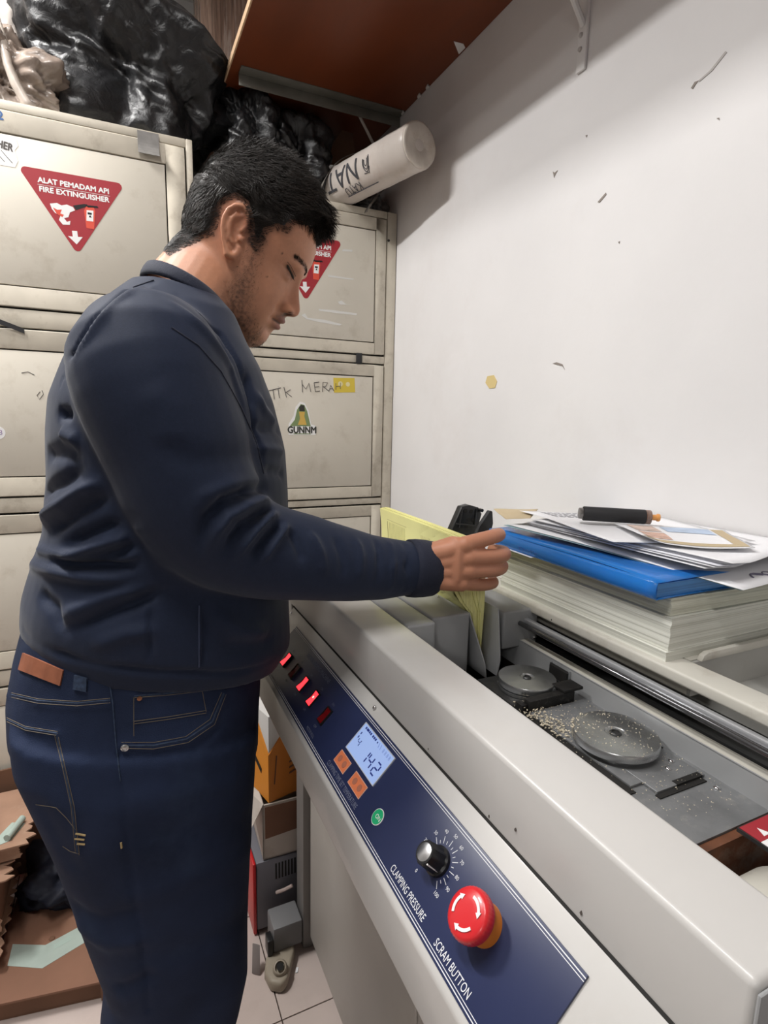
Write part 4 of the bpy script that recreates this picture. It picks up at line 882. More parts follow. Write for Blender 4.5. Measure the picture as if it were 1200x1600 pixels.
t, o, X, Y = rotbox('cardboard_carton', 'open white and brown carton between the orange box and the grey machine box', (.287,1.295), math.radians(-2), .145, .20, .2145, .372, [WCARD, WCARD])
MB().prism([o+Y*-.0008+Vector((0,0,.275))+X*.006, o+Y*-.0008+X*.144+Vector((0,0,.288)), o+Y*-.0008+X*.144+Vector((0,0,.366)), o+Y*-.0008+X*.006+Vector((0,0,.366))], -Y*.0006).build('brown_print', CARD, t)
MB().prism([o+Vector((0,0,.372)), o+Y*.16+Vector((0,0,.372)), o+Y*.15+Vector((-.035,0,.345)), o+Y*.01+Vector((-.032,0,.300))], (.002,0,.003)).build('flap', WCARD, t)
OBOX = M('orange_carton', (.80,.30,.035), .5, var=.05, vs=10); OBOX_SHADE = M('orange_carton_shaded', (.62,.21,.03), .5, var=.05, vs=10)  # second orange is darker: shade on the front side put into the colour
WFL = M('flap_white', (.66,.65,.63), .6); Zv = Vector((0,0,1))
t = thing('orange_box', 'orange carton with white inner box showing at its cut-away corner, on the white carton', 'box', (.304,1.297,.3735)); ang = math.radians(14)
X = Vector((math.cos(ang), math.sin(ang), 0)); Y = Vector((-X.y, X.x, 0)); o = Vector((.304,1.297,0)); i_ = o+X*.003+Y*.003
MB().prism([i_+Zv*.374, i_+X*.114+Zv*.374, i_+X*.114+Y*.19+Zv*.374, i_+Y*.19+Zv*.374], Zv*.236).build('inner_box', WFL, t, bevel=.002)
MB().prism([o+Zv*.3735, o+Y*.196+Zv*.3735, o+Y*.196+Zv*.612, o+Y*.110+Zv*.606, o+Y*.075+Zv*.590, o+Zv*.507], X*.0028).build('left_side', OBOX, t)
MB().prism([o+X*.0029+Zv*.3735, o+X*.12+Zv*.3735, o+X*.12+Zv*.600, o+X*.062+Zv*.578, o+X*.0029+Zv*.509], Y*.0028).build('front_side', OBOX_SHADE, t)
MB().prism([o+X*.1172+Y*.0029+Zv*.3735, o+X*.1172+Y*.196+Zv*.3735, o+X*.1172+Y*.196+Zv*.6, o+X*.1172+Y*.0029+Zv*.6], X*.0028).build('right_side', OBOX, t)
MB().prism([o-X*.0008+Y*q+Zv*z for q, z in ((.035,.452),(.110,.500),(.113,.488),(.038,.438))], -X*.0006).build('dark_stripe', BLACKP, t)
MB().prism([o-Y*.0008+X*q+Zv*z for q, z in ((.022,.50),(.025,.497),(.018,.42),(.015,.42))], -Y*.0005).build('fold_print', CARD_IN, t)
m = MB()
for k in range(4): m.prism([o-Y*.0008+X*q+Zv*z for q, z in ((.060,.485-k*.016),(.095,.493-k*.016),(.095,.488-k*.016),(.060,.480-k*.016))], -Y*.0005)
m.build('small_print', CARD_IN, t)
# pedal with grey block at the foot of the machine
BEIGE = M('beige_casting', (.36,.31,.24), .5, var=.12, vs=14, dirt=(.18,.13,.09), dscale=14, damt=.6)
t = thing('foot_pedal', 'beige foot pedal with grey block on the tiles at the foot of the machine', 'pedal', (.30, 1.19, 0))
MB().box((.288,1.195,.030),(.362,1.262,.098)).build('grey_block', M('block_grey', (.17,.17,.175), .5), t, bevel=.004)
m = MB(); pts = [(.262,1.128),(.285,1.112),(.303,1.122),(.318,1.150),(.338,1.185),(.345,1.222),(.30,1.225),(.268,1.195),(.256,1.160)]
m.prism([(x,y,.0005) for x, y in pts], (0,0,.030)); m.build('pedal_body', BEIGE, t, bevel=.008, seg=3)
m = MB(); m.lathe((.292,1.150,.0302), (-.15,-.55,1), [(.018,0),(.0175,.012),(.014,.017),(.012,.0175),(.0105,.010),(.001,.0095)], 28); m.build('pedal_hub', BEIGE, t, auto=40)
MB().lathe((.2905,1.1435,.0445), (-.15,-.55,1), [(.0085,0),(.0085,.0012)], 20).build('hub_hole', GAP, t)
MB().box((.272,1.19,.031),(.286,1.22,.075)).build('black_switch', BLACKP, t, bevel=.002)
MB().prism([(.238,1.186,.001),(.250,1.178,.001),(.256,1.205,.060),(.246,1.212,.060)], (-.006,.006,0)).build('side_lug', M('lug_grey', (.24,.21,.20), .5), t, bevel=.002)
MB().lathe((.345,1.158,.0), (0,0,1), [(.004,0),(.004,.003),(.002,.004)], 10); prop(MB().prism([(.330,1.150,.0005),(.335,1.148,.0005),(.341,1.160,.0005),(.336,1.162,.0005)], (0,0,.002)).build('paper_scrap', PAPERW), 'tiny white paper scrap on the shaded floor tile beside the pedal', 'scrap')
# lower left: flattened carton with mint tape, torn cartons
t = thing('flat_carton', 'large flattened brown carton with a strip of mint tape on the floor', 'box', (-.18, 1.45, 0))
FC = [(-.335,1.305),(-.085,1.262),(-.045,1.50),(-.05,1.70),(-.30,1.715)]
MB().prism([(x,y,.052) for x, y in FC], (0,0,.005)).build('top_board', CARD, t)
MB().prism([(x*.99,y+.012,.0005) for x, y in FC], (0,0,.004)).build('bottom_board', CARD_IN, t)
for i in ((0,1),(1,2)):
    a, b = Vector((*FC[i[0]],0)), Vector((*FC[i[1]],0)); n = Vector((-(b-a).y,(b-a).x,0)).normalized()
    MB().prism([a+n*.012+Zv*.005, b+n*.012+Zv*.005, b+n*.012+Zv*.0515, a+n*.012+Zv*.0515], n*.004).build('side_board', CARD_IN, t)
MB().prism([(x,y,.0572) for x, y in ((-.300,1.395),(-.225,1.355),(-.070,1.415),(-.068,1.470),(-.225,1.420),(-.298,1.455))], (0,0,.0006)).build('mint_tape', MINT, t)
MB().prism([(-.205,1.398,.0579),(-.170,1.409,.0579),(-.172,1.424,.0579),(-.207,1.413,.0579)], (0,0,.0002)).build('tape_print', M('tape_print', (.36,.45,.40), .7), t)
MB().lathe((-.212,1.434,.0578), (0,0,1), [(.007,0),(.006,.0015),(.002,.002)], 12).build('clay_lump', CARD_IN, t)
# upright brown panel leaning on the locker
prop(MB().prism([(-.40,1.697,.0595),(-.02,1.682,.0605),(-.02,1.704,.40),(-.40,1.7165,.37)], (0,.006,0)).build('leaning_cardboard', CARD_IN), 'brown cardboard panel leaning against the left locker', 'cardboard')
# dark cloth/bag lump
crumple('dark_bag', (-.205,1.600,.105), (.075,.085,.05), M('dark_navy_film', (.010,.012,.022), .62, spec=.3), 51, .058, amp=.02, fine=.003, sub=5)
prop(C.objects[-1], 'dark navy bag lying on the flattened carton behind the mint tape', 'bag')
# torn stacked cartons at the left border
def torn(u0, v0, seed, amp): return amp*noise.noise(Vector((u0*40, v0*40, seed)))
def torn_carton(label, x1, y0, y1, z0, z1, mat_, seed, red=False, x0=-.62, lid=.0):
    t = thing('torn_carton', label, 'box', ((x0+x1)/2, (y0+y1)/2, z0), 'torn cartons at the lower left')
    MB().box((x0,y0,z0+.001),(x1-.02,y1,z1-.004)).build('carton_body', DEVR if red else CARD, t, bevel=.004)
    N = 26; edge = [(x1+.010+torn(i/N, 0, seed, .018)+.006*math.sin(i*2.3), y0-.02+(y1-y0+.02)*i/N) for i in range(N+1)]
    poly = [(x0,y0-.02,z1-.0035),(x0,y1,z1-.0035)]+[(x,y,z1-.0035) for x, y in reversed(edge)]
    MB().prism(poly, (0,0,.0035)).build('torn_top', mat_, t)
    e2 = [(x1-.012+torn(i/14, 3, seed, .012), z0+(z1-z0)*(.12+.8*i/14)) for i in range(15)]
    MB().prism([(x1-.0195,y0-.003,e2[0][1]),(x1-.06,y0-.003,e2[0][1]),(x1-.06,y0-.003,e2[-1][1])]+[(x,y0-.003,z) for x, z in reversed(e2)], (0,.0025,0)).build('torn_side', mat_, t)
    return t
TORN = M('torn_kraft', (.33,.195,.13), .85, var=.15, vs=14, dirt=(.46,.33,.24), dscale=10, damt=.6)
torn_carton('bottom torn carton of the left stack, red below', -.318, 1.40, 1.685, 0, .105, TORN, 2, True)
torn_carton('middle torn carton of the left stack with ragged peeling side', -.300, 1.43, 1.685, .106, .272, TORN, 4)
tt = torn_carton('topmost torn carton of the left stack with a curl of mint tape', -.255, 1.47, 1.69, .273, .325, TORN, 6)
MB().prism([(-.335,1.46,.3253),(-.285,1.475,.3253),(-.262,1.53,.3253),(-.292,1.545,.3253)], (0,0,.0006)).build('mint_tape', MINT, tt)
MB().tube([(-.292,1.475,.3345),(-.268,1.54,.3345)], .008, 14).build('tape_curl', MINT, tt)
# ------------------------------------------------------------------ the man at the machine
def VN(x): return np.array(x, float)
def remesh(mb, voxel, smooth_it=2, fac=.5):
    me = bpy.data.meshes.new('tmp'); me.from_pydata(mb.v, [], mb.f); o = bpy.data.objects.new('tmp', me); C.objects.link(o)
    md = o.modifiers.new('r', 'REMESH'); md.mode = 'VOXEL'; md.voxel_size = voxel
    if smooth_it: sm = o.modifiers.new('s', 'SMOOTH'); sm.iterations = smooth_it; sm.factor = fac
    dg = bpy.context.evaluated_depsgraph_get(); dg.update()
    out = bpy.data.meshes.new_from_object(o.evaluated_get(dg))
    C.objects.unlink(o); bpy.data.objects.remove(o); bpy.data.meshes.remove(me); return out
def getco(me):
    a = np.empty(len(me.vertices)*3, np.float32); me.vertices.foreach_get('co', a); return a.reshape(-1, 3).astype(float)
def setco(me, a): me.vertices.foreach_set('co', a.astype(np.float32).ravel()); me.update()
def getno(me):
    a = np.empty(len(me.vertices)*3, np.float32); me.vertices.foreach_get('normal', a); return a.reshape(-1, 3).astype(float)
def bvh(me): return BVHTree.FromPolygons([v.co for v in me.vertices], [tuple(p.vertices) for p in me.polygons])
def hit(bt, u, v):
    d = Vector(ray(u, v)).normalized(); h = bt.ray_cast(Vector(CAMP), d)
    return (h[0], h[1]) if h[0] is not None else (None, None)
def ell(mb, c, ax, n=20, m=14):              # ellipsoid from three half-axis vectors
    c = Vector(c); A, B_, D = map(Vector, ax)
    vs = [c+A*(math.sin(math.pi*j/m)*math.cos(2*math.pi*i/n))+B_*(math.sin(math.pi*j/m)*math.sin(2*math.pi*i/n))+D*math.cos(math.pi*j/m) for j in range(1, m) for i in range(n)]
    vs += [c+D, c-D]; N = len(vs)
    fs = [((j)*n+i, (j+1)*n+i, (j+1)*n+(i+1) % n, j*n+(i+1) % n) for j in range(m-2) for i in range(n)]
    fs += [(N-2, i, (i+1) % n) for i in range(n)]+[(N-1, (m-2)*n+(i+1) % n, (m-2)*n+i) for i in range(n)]
    mb.add(vs, fs)
def limb(mb, pts, rs, sub=6, n=20):          # rounded tapering limb through joints
    P_ = [Vector(p) for p in pts]; path, rad = [], []
    for i in range(len(P_)-1):
        p0, p1, p2, p3 = P_[max(i-1,0)], P_[i], P_[i+1], P_[min(i+2,len(P_)-1)]
        for k in range(sub+(i == len(P_)-2)):
            t = k/sub; path.append(.5*((2*p1)+(p2-p0)*t+(2*p0-5*p1+4*p2-p3)*t*t+(3*p1-p0-3*p2+p3)*t**3)); rad.append(rs[i]+(rs[i+1]-rs[i])*t)
    mb.tube(path, rad, n)
    for p, r in ((P_[0], rs[0]), (P_[-1], rs[-1])): ell(mb, p, ((r,0,0),(0,r,0),(0,0,r)), 16, 10)
def loft(mb, rings, n=48, ex=2.3):           # rings: (centre, half-axis a, half-axis b)
    vs = []
    for c, a, b in rings:
        c, a, b = map(Vector, (c, a, b))
        for i in range(n):
            t = 2*math.pi*i/n; co, si = math.cos(t), math.sin(t); k = (abs(co)**ex+abs(si)**ex)**(-1/ex); vs.append(c+a*co*k+b*si*k)
    k = len(rings); fs = [(j*n+i, j*n+(i+1) % n, (j+1)*n+(i+1) % n, (j+1)*n+i) for j in range(k-1) for i in range(n)]
    fs += [tuple(range(n-1,-1,-1)), tuple((k-1)*n+i for i in range(n))]; mb.add(vs, fs)
def segdist(co, line):
    best = np.full(len(co), 9.0); par = np.zeros(len(co)); L = [VN(q) for q in line]; cum = [0]
    for i in range(len(L)-1): cum.append(cum[-1]+np.linalg.norm(L[i+1]-L[i]))
    for i in range(len(L)-1):
        a, d = L[i], L[i+1]-L[i]; l2 = d@d+1e-12; t = np.clip(((co-a)@d)/l2, 0, 1); dist = np.linalg.norm(co-(a+t[:,None]*d), axis=1)
        m = dist < best; best[m] = dist[m]; par[m] = (cum[i]+t[m]*math.sqrt(l2))/cum[-1]
    return best, par
def folds(me, lst, taper=True, sleeve=None):              # lst: (pixel polyline, amplitude, width)
    co, no, bt = getco(me), getno(me), bvh(me); dsp = np.zeros(len(co))
    for px_, amp, wd, *mk in lst:
        q = [h for h in (hit(bt, *c)[0] for c in px_) if h is not None]
        if len(q) < 2: continue
        d, t = segdist(co, q); e = np.exp(-(d/wd)**2)
        if taper: e *= np.clip(np.minimum(t, 1-t)*5, 0.0, 1)*.85+.15
        if mk and mk[0] == 'T': e *= 1-sleeve
        if mk and mk[0] == 'S': e *= sleeve
        dsp += amp*e
    setco(me, co+no*dsp[:,None]); me.update()
def onsurf(bt, poly, lift=.0006, sub=4):     # pixel polyline laid on a surface
    out = []
    for i in range(len(poly)-1):
        for k in range(sub):
            t = k/sub; out.append((poly[i][0]+(poly[i+1][0]-poly[i][0])*t, poly[i][1]+(poly[i+1][1]-poly[i][1])*t))
    out.append(poly[-1]); res = []
    for c in out:
        h, n_ = hit(bt, *c)
        if h is not None and (not res or (h-res[-1]).length < .05): res.append(h+n_*lift)
    return res
man = thing('person', 'man in navy sweatshirt and dark jeans bending over the machine, gripping yellow pages', 'person', (0.03, .88, 0))

# --- head frame
hy, hp = math.radians(-26), math.radians(33)
f0 = VN((math.cos(hy), math.sin(hy), 0)); zz = VN((0,0,1.))
HF = math.cos(hp)*f0-math.sin(hp)*zz; HU = math.sin(hp)*f0+math.cos(hp)*zz; HL = np.cross(HU, HF)
HO = VN(P(376,375,'y',.85))+.072*HL
def hw(f, l, u): return HO+f*HF+l*HL+u*HU
def hl(co): r = co-HO; return r@HF, r@HL, r@HU
def hloc(u, v, lat):                          # pixel -> head coordinates on the plane at side distance lat
    o = HO+lat*HL; d = ray(u, v); t = ((o-CAMP)@HL)/(d@HL); q = CAMP+t*d-HO; return (q@HF, q@HU)
def interp(x, xs, ys): return np.interp(x, xs, ys)
TU = [-.126,-.120,-.110,-.095,-.080,-.060,-.040,-.020,0,.02,.04,.06,.08,.10,.112,.120]
FR = [.050,.066,.0755,.0795,.0810,.0835,.0815,.0790,.0775,.0790,.0800,.0745,.0620,.040,.018,-.012]
BK = [.018,.000,-.012,-.026,-.046,-.072,-.090,-.104,-.111,-.114,-.114,-.110,-.096,-.072,-.050,-.022]
HWD = [.022,.038,.050,.0585,.0640,.0685,.0715,.0730,.0740,.0755,.0765,.0750,.068,.052,.036,.010]
def skull(u, ph):                             # base head surface, without the features
    F_, B_, W_ = interp(u, TU, FR), interp(u, TU, BK), interp(u, TU, HWD)
    cx = F_*.46+B_*.54; c, s_ = math.cos(ph), math.sin(ph)
    ex = 2.35; k = (abs(c)**ex+abs(s_)**ex)**(-1/ex)
    return (cx+(F_-cx if c > 0 else cx-B_)*c*k, W_*s_*k, u)
def face(f, l, u):
    if f < 0: return f, l, u
    g = lambda x, m, s_: math.exp(-((x-m)/s_)**2); al = abs(l)
    df = 0
    # nose
    nh = interp(u, [-.054,-.0495,-.0455,-.040,-.034,-.028,-.020,-.010,.0,.010,.022], [0,.003,.013,.0215,.0245,.0235,.0185,.0120,.0065,.0035,0]); nw = interp(u, [-.05,-.04,-.03,-.015,0,.02], [.011,.0125,.0115,.0085,.0075,.009])
    df += nh*math.exp(-(al/nw)**2.6)
    df += .0105*g(al,.0145,.0065)*g(u,-.0385,.0075)
    # lips, chin
    df += .0100*g(u,-.0565,.0058)*g(al,0,.021)+.0088*g(u,-.0690,.0058)*g(al,0,.019)-.0022*g(u,-.0632,.0026)*g(al,0,.022)-.0030*g(u,-.0815,.0050)*g(al,0,.02)+.0040*g(u,-.100,.014)*g(al,0,.020)
    df -= .0030*g(al,.027,.006)*g(u,-.063,.006)
    # eye sockets, lids, brow, cheeks, temple
    df -= .0105*g(al,.031,.0150)*g(u,.0015,.0105); df += .0080*g(al,.032,.0105)*g(u,-.0005,.0070)-.0020*g(al,.032,.013)*g(u,-.0075,.0022)-.0015*g(al,.032,.013)*g(u,.0075,.0022)
    df += .0040*g(al,.028,.017)*g(u,.0195,.0065)+.0050*g(al,.046,.018)*g(u,-.036,.022)+.0035*g(al,.050,.02)*g(u,-.075,.02)
    df -= .0025*g(al,.026,.005)*g(u,-.050,.012)
    return f+df, l, u
NU, NP = 150, 180
us = [-.126+.246*(.5-.5*math.cos(math.pi*(.02+.96*i/NU))) for i in range(NU+1)]
def head_mesh(fn):
    vs = [hw(*fn(u, 2*math.pi*j/NP)) for u in us for j in range(NP)]
    fs = [(i*NP+j, i*NP+(j+1) % NP, (i+1)*NP+(j+1) % NP, (i+1)*NP+j) for i in range(NU) for j in range(NP)]
    fs += [tuple(range(NP-1,-1,-1)), tuple(NU*NP+j for j in range(NP))]; return vs, fs
bm_ = MB(); bm_.add(*head_mesh(lambda u, ph: face(*skull(u, ph))))
# ears
def ear(sg):
    ang = math.radians(-17); ea = VN((math.cos(ang),0,-math.sin(ang)*-1)); 
    X = lambda a, b, o: hw(*( (-.0085+a*math.cos(ang)+b*math.sin(ang)), sg*(.0725+o+ .30*max(0,-(a)+.006)), (.0030-a*math.sin(ang)+b*math.cos(ang))))
    rim = [(.006,.004),(.0115,.012),(.0125,.022),(.0095,.031),(.002,.0365),(-.008,.0345),(-.0155,.026),(-.0185,.014),(-.0175,.001),(-.013,-.012),(-.008,-.022)]
    bm_.tube([X(a,b,.004) for a, b in rim], [.0026,.003,.0033,.0034,.0035,.0035,.0034,.0034,.0033,.0034,.0038], 10)
    bm_.tube([X(-.008,-.020,.003),X(-.004,-.030,.003),X(.003,-.031,.002),X(.007,-.024,.000),X(.008,-.014,-.001)], [.0045,.0058,.0058,.0048,.004], 12)
    bm_.tube([X(-.004,.027,.003),X(-.009,.016,.0035),X(-.0095,.004,.0035),X(-.006,-.008,.003),X(0,-.014,.003)], [.002,.0034,.0036,.0034,.003], 9)       # antihelix
    bm_.tube([X(.004,.026,.002),X(-.005,.020,.003)], .0024, 8)
    bm_.tube([X(.0085,-.002,.0035),X(.0085,-.009,.0035)], [.0036,.0040], 9)                                                                                # tragus
    N = 14; c = [X(-.003+.0135*math.cos(t), .004+.030*math.sin(t), -.0035) for t in [i*2*math.pi/N for i in range(N)]]; d_ = [X(-.003+.0135*math.cos(t), .004+.030*math.sin(t), .0008) for t in [i*2*math.pi/N for i in range(N)]]
    bm_.add(c+d_, [tuple(range(N)), tuple(range(2*N-1,N-1,-1))]+[(i,(i+1)%N,(i+1)%N+N,i+N) for i in range(N)])
    bm_.tube([X(.002,.02,-.010),X(.004,-.01,-.010)], [.010,.010], 10)
ear(-1); ear(1)
# neck, trunk core, arms, legs (thin under the clothes)
YB_ = .90
nb = VN((.088,.900,1.490)); nt = hw(-.040,0,-.035)
limb(bm_, [VN((.060,.9,1.40)), nb+VN((.006,0,0)), nt], [.085,.062,.060], 6, 28)
limb(bm_, [hw(-.055,0,-.030), hw(-.080,0,-.080)*.55+nb*.45], [.046,.052], 4, 20)
loft(bm_, [((.03,.9,.90),(.11,0,0),(0,.13,0)),((.06,.9,1.10),(.12,0,0),(0,.14,0)),((.06,.9,1.32),(.10,0,0),(0,.15,0)),((.06,.9,1.44),(.06,0,0),(0,.09,0))], 28)
HK = 1.128
def kk(p): p = VN(p); return CAMP+(p-CAMP)*HK
RS = [VN((.060,.82,1.40)), VN(P(236,580,'y',.765)), VN(P(276,690,'y',.745)), VN(P(322,800,'y',.733)), VN(P(392,850,'y',.730)), VN(P(480,870,'y',.728)), VN(P(575,884,'y',.725)), kk((.338,.641,1.165))]
limb(bm_, RS, [.050,.050,.046,.040,.036,.034,.030,.027], 5, 18)
LS = [VN((.06,1.05,1.40)), VN((.08,1.11,1.27)), VN((.115,1.10,1.16)), VN((.24,1.06,1.125)), VN((.325,1.005,1.10))]
limb(bm_, LS, [.055,.045,.040,.036,.026], 5, 18)
for y, dx in ((.80,0),(1.0,-.02)):
    limb(bm_, [VN((.02+dx,y,.88)), VN((.055+dx,y,.48)), VN((.035+dx,y,.09))], [.075,.052,.036], 5, 18)
    ell(bm_, (.075+dx,y,.045), ((.12,0,0),(0,.04,0),(0,0,.035)))
# right hand: palm, four fingers of different length closing on the block, thumb on its far face
W0 = VN((.340,.641,1.164))
def hlimb(pts, rs, sub, n): limb(bm_, [kk(p) for p in pts], [r*HK for r in rs], sub, n)
MC = [VN((.402,.600,1.1985)), VN((.4085,.596,1.1820)), VN((.4065,.597,1.1640)), VN((.399,.602,1.1470))]
for k, m in enumerate(MC):
    base = W0+VN((.016,-.004,.013-.0085*k)); hlimb([base, (base+m)/2+VN((0,-.003,0)), m], [.0130,.0140,.0116], 4, 14)
vs_ = MB(); loft(vs_, [(W0+VN((-.01,.002,0)),(0,0,.0245),(0,.0185,0)),(W0+VN((.018,-.006,.001)),(0,0,.0290),(0,.0195,0)),(W0+VN((.034,-.014,.002)),(0,0,.0330),(0,.0195,0)),((.388,.609,1.1725),(0,0,.0365),(0,.0185,0)),((.404,.605,1.1725),(0,0,.0345),(0,.0130,0))], 24, 2.6)
bm_.add([kk(v) for v in vs_.v], vs_.f)
FG = [[(.402,.600,1.1995),(.4440,.6005,1.2060),(.4680,.618,1.2040),(.4730,.640,1.2000)], [(.4085,.596,1.1815),(.4555,.597,1.1795),(.4760,.617,1.1785),(.4765,.643,1.1770)],
      [(.4065,.597,1.1640),(.4500,.598,1.1610),(.4745,.6165,1.1595),(.4760,.641,1.1580)], [(.399,.602,1.1470),(.4335,.605,1.1400),(.4590,.614,1.1370),(.4720,.634,1.1360)]]
RF = [[.0108,.0100,.0092,.0074],[.0110,.0102,.0094,.0076],[.0106,.0098,.0090,.0074],[.0098,.0088,.0080,.0066]]
for p, r in zip(FG, RF): hlimb(p, r, 5, 14)
hlimb([W0+VN((.012,.012,.004)), (.368,.652,1.172), (.384,.672,1.170), (.396,.692,1.168)], [.016,.0130,.0110,.0085], 5, 14)
# left hand resting on the far end of the clamp cover
L0 = LS[-1]
for k in range(4):
    a = L0+VN((.008,-.012+.008*k,.004)); m = L0+VN((.052-.003*abs(k-1.5),-.030+.019*k,-.006))
    limb(bm_, [a, (a+m)/2+VN((0,0,.006)), m], [.014,.013,.011], 3, 12); limb(bm_, [m, m+VN((.028,.002*(k-1),-.006)), m+VN((.046-.004*abs(k-1),.003*(k-1),-.014))], [.0105,.009,.007], 4, 12)
limb(bm_, [L0+VN((.0,-.012,0)), L0+VN((.03,-.045,-.008)), L0+VN((.055,-.058,-.014))], [.014,.0115,.008], 4, 12)
body = remesh(bm_, .0020, 5, .5)
_b = bmesh.new(); _b.from_mesh(body); _f, _l, _u = hl(getco(body)); _m = (_f > -.085) & (_f < .012) & (_u > -.125) & (_u < -.022) & (np.abs(_l) < .078); _b.verts.ensure_lookup_table()
_vs = [_b.verts[i] for i in np.where(_m)[0]]
for _ in range(30): bmesh.ops.smooth_vert(_b, verts=_vs, factor=.5, use_axis_x=True, use_axis_y=True, use_axis_z=True)
_b.to_mesh(body); _b.free(); body.update()
co = getco(body); no = getno(body)
# finer relief after the surface is joined: lip line, lid lines, nostrils, concha
f_, l_, u_ = hl(co); al = np.abs(l_); near = (np.abs(f_) < .14) & (np.abs(u_) < .14)
G = lambda x, m, s_: np.exp(-((x-m)/s_)**2)
front = np.clip((f_-.03)/.03, 0, 1)*near
d = np.zeros(len(co))
d -= .0012*G(u_,-.0630,.0016)*np.clip(1-(al/.025)**4, 0, 1)*front
d += .0030*G(al,.0315,.0105)*G(u_,-.0005,.0065)*front
d += .0012*G(u_,-.0575,.0040)*np.clip(1-(al/.022)**2,0,1)*front+.0018*G(u_,-.0690,.0042)*np.clip(1-(al/.021)**2,0,1)*front
d -= .0012*G(u_,.0085-.12*np.abs(al-.031),.0016)*G(al,.033,.012)*front
d += .0030*G(al,.0150,.0055)*G(u_,-.0395,.0055)*front-.0022*G(al,.0215,.0032)*G(u_,-.040,.007)*front
co = co+no*d[:,None]
nost = G(u_,-.0455,.0035)*G(al,.0085,.0042)*(f_ > .082)*near; co += (HU*.0045)[None]*nost[:,None]
setco(body, co); f_, l_, u_ = hl(co); al = np.abs(l_)
# ---- skin colour map (skin, lips, stubble, brows, scalp; shade painted into nostrils, mouth line, ears)
def poly_in(pts, x, y):
    ins = np.zeros(len(x), bool); n = len(pts)
    for i in range(n):
        (x0, y0), (x1, y1) = pts[i], pts[(i+1) % n]
        c = ((y0 > y) != (y1 > y)) & (x < (x1-x0)*(y-y0)/(y1-y0+1e-12)+x0); ins ^= c
    return ins
def poly_soft(pts, x, y, w_):
    ins = poly_in(pts, x, y); d2 = np.full(len(x), 9.)
    for i in range(len(pts)):
        a, b = VN(pts[i]), VN(pts[(i+1) % len(pts)]); dd = b-a; t = np.clip(((x-a[0])*dd[0]+(y-a[1])*dd[1])/(dd@dd+1e-12), 0, 1)
        d2 = np.minimum(d2, np.hypot(x-a[0]-t*dd[0], y-a[1]-t*dd[1]))
    return np.clip(.5+np.where(ins, d2, -d2)/w_*.5, 0, 1)
BEARD = [hloc(u, v, -.062) for u, v in ((394,352),(410,360),(414,378),(409,398),(402,425),(397,450),(392,478),(396,505),(406,522),(414,532),(410,548),(385,556),(362,520),(347,492),(349,466),(360,446),(374,430),(386,412),(393,392))]
SCALP = [hloc(u, v, -.062) for u, v in ((455,345),(447,360),(436,357),(421,362),(412,380),(402,392),(396,378),(395,350),(390,322),(372,312),(352,322),(344,350),(338,368),(320,373),(302,384),(283,394),(270,399))]+[(-.16,-.062),(-.16,.16),(.02,.16),(.062,.082)]
SCALPF = [hloc(u, v, -.045) for u, v in ((493,384),(487,360),(478,343),(466,330),(459,338))]
scal = poly_soft(SCALP, f_, u_, .010)*near; scal = np.maximum(scal, np.clip((u_-.076+.25*np.clip(f_-.05,0,1))/.008, 0, 1)*near)
beard = poly_soft(BEARD, f_, u_, .016)*near*(al > .02); chin = G(u_,-.108,.014)*(f_ > .03)*near*.55+G(u_,-.0505,.0045)*G(al,.0,.024)*front*.55
n3 = np.array([noise.noise(Vector(c)*240) for c in co[near]]); sp = np.zeros(len(co)); sp[near] = n3
beard = np.clip(np.maximum(beard*.9, chin)*(.72+.5*sp), 0, 1)
skin = np.array((.53,.250,.148))[None]*(1+.06*sp[:,None])
red = (G(f_,.10,.03)*G(u_,-.03,.02)*G(al,0,.02)*.35+G(al,.075,.012)*G(u_,.01,.05)*.30)*near
skin = skin*(1-red[:,None])+np.array((.45,.17,.10))*red[:,None]
def blend(mask, c): 
    global skin
    skin = skin*(1-mask[:,None])+np.array(c)[None]*mask[:,None]
blend(np.clip(beard*.86, 0, 1), (.050,.031,.025)); blend(scal*.93, (.020,.015,.013))
lips = np.maximum(G(u_,-.0575,.0048), G(u_,-.0690,.0048))*np.clip(1-(al/.024)**3, 0, 1)*front; blend(np.clip(lips*.75, 0, 1), (.22,.085,.070))
blend(np.clip(G(u_,-.0630,.0014)*np.clip(1-(al/.024)**4, 0, 1)*front*.8, 0, 1), (.05,.018,.016))  # shade in the crease between the lips, painted dark
blend(np.clip(nost*1.6, 0, 1), (.03,.012,.010))  # nostril shade painted into the skin
blend(G(al,.031,.016)*G(u_,.002,.010)*front*.30, (.20,.085,.055))  # skin darker round the eyes
hand = (co[:,0] > .36) & (co[:,1] < .85); blend(hand*.55, (.50,.215,.132))
bvb = bvh(body)
def paint(pts, r, c, a, ex=2):
    q = [h for h in (hit(bvb, *p)[0] for p in pts) if h is not None]
    if len(q) == 1: q = q*2
    if q: dd_, _ = segdist(co, q); blend(np.exp(-(dd_/r)**ex)*a, c)
paint([(437,499),(441,501),(445,501)], .0042, (.20,.075,.060), .75); paint([(433,511),(428,517),(434,513)], .0042, (.26,.10,.080), .7)
paint([(426,498),(431,501.5),(436,504.5),(442,506.5)], .0016, (.035,.014,.012), .85); paint([(452,488.5),(456,489.5)], .0018, (.020,.008,.007), .95)  # painted shade: mouth crease, then nostril
paint([(433,494),(440,493),(446,493)], .0030, (.09,.05,.04), .5)
paint([(449,415),(453,423),(458,433)], .0024, (.020,.012,.010), .8); paint([(450,428),(455,436)], .0030, (.12,.055,.04), .45)
paint([(461,402),(468,406),(474,413),(478,420),(478,427)], .0030, (.035,.020,.016), .70)
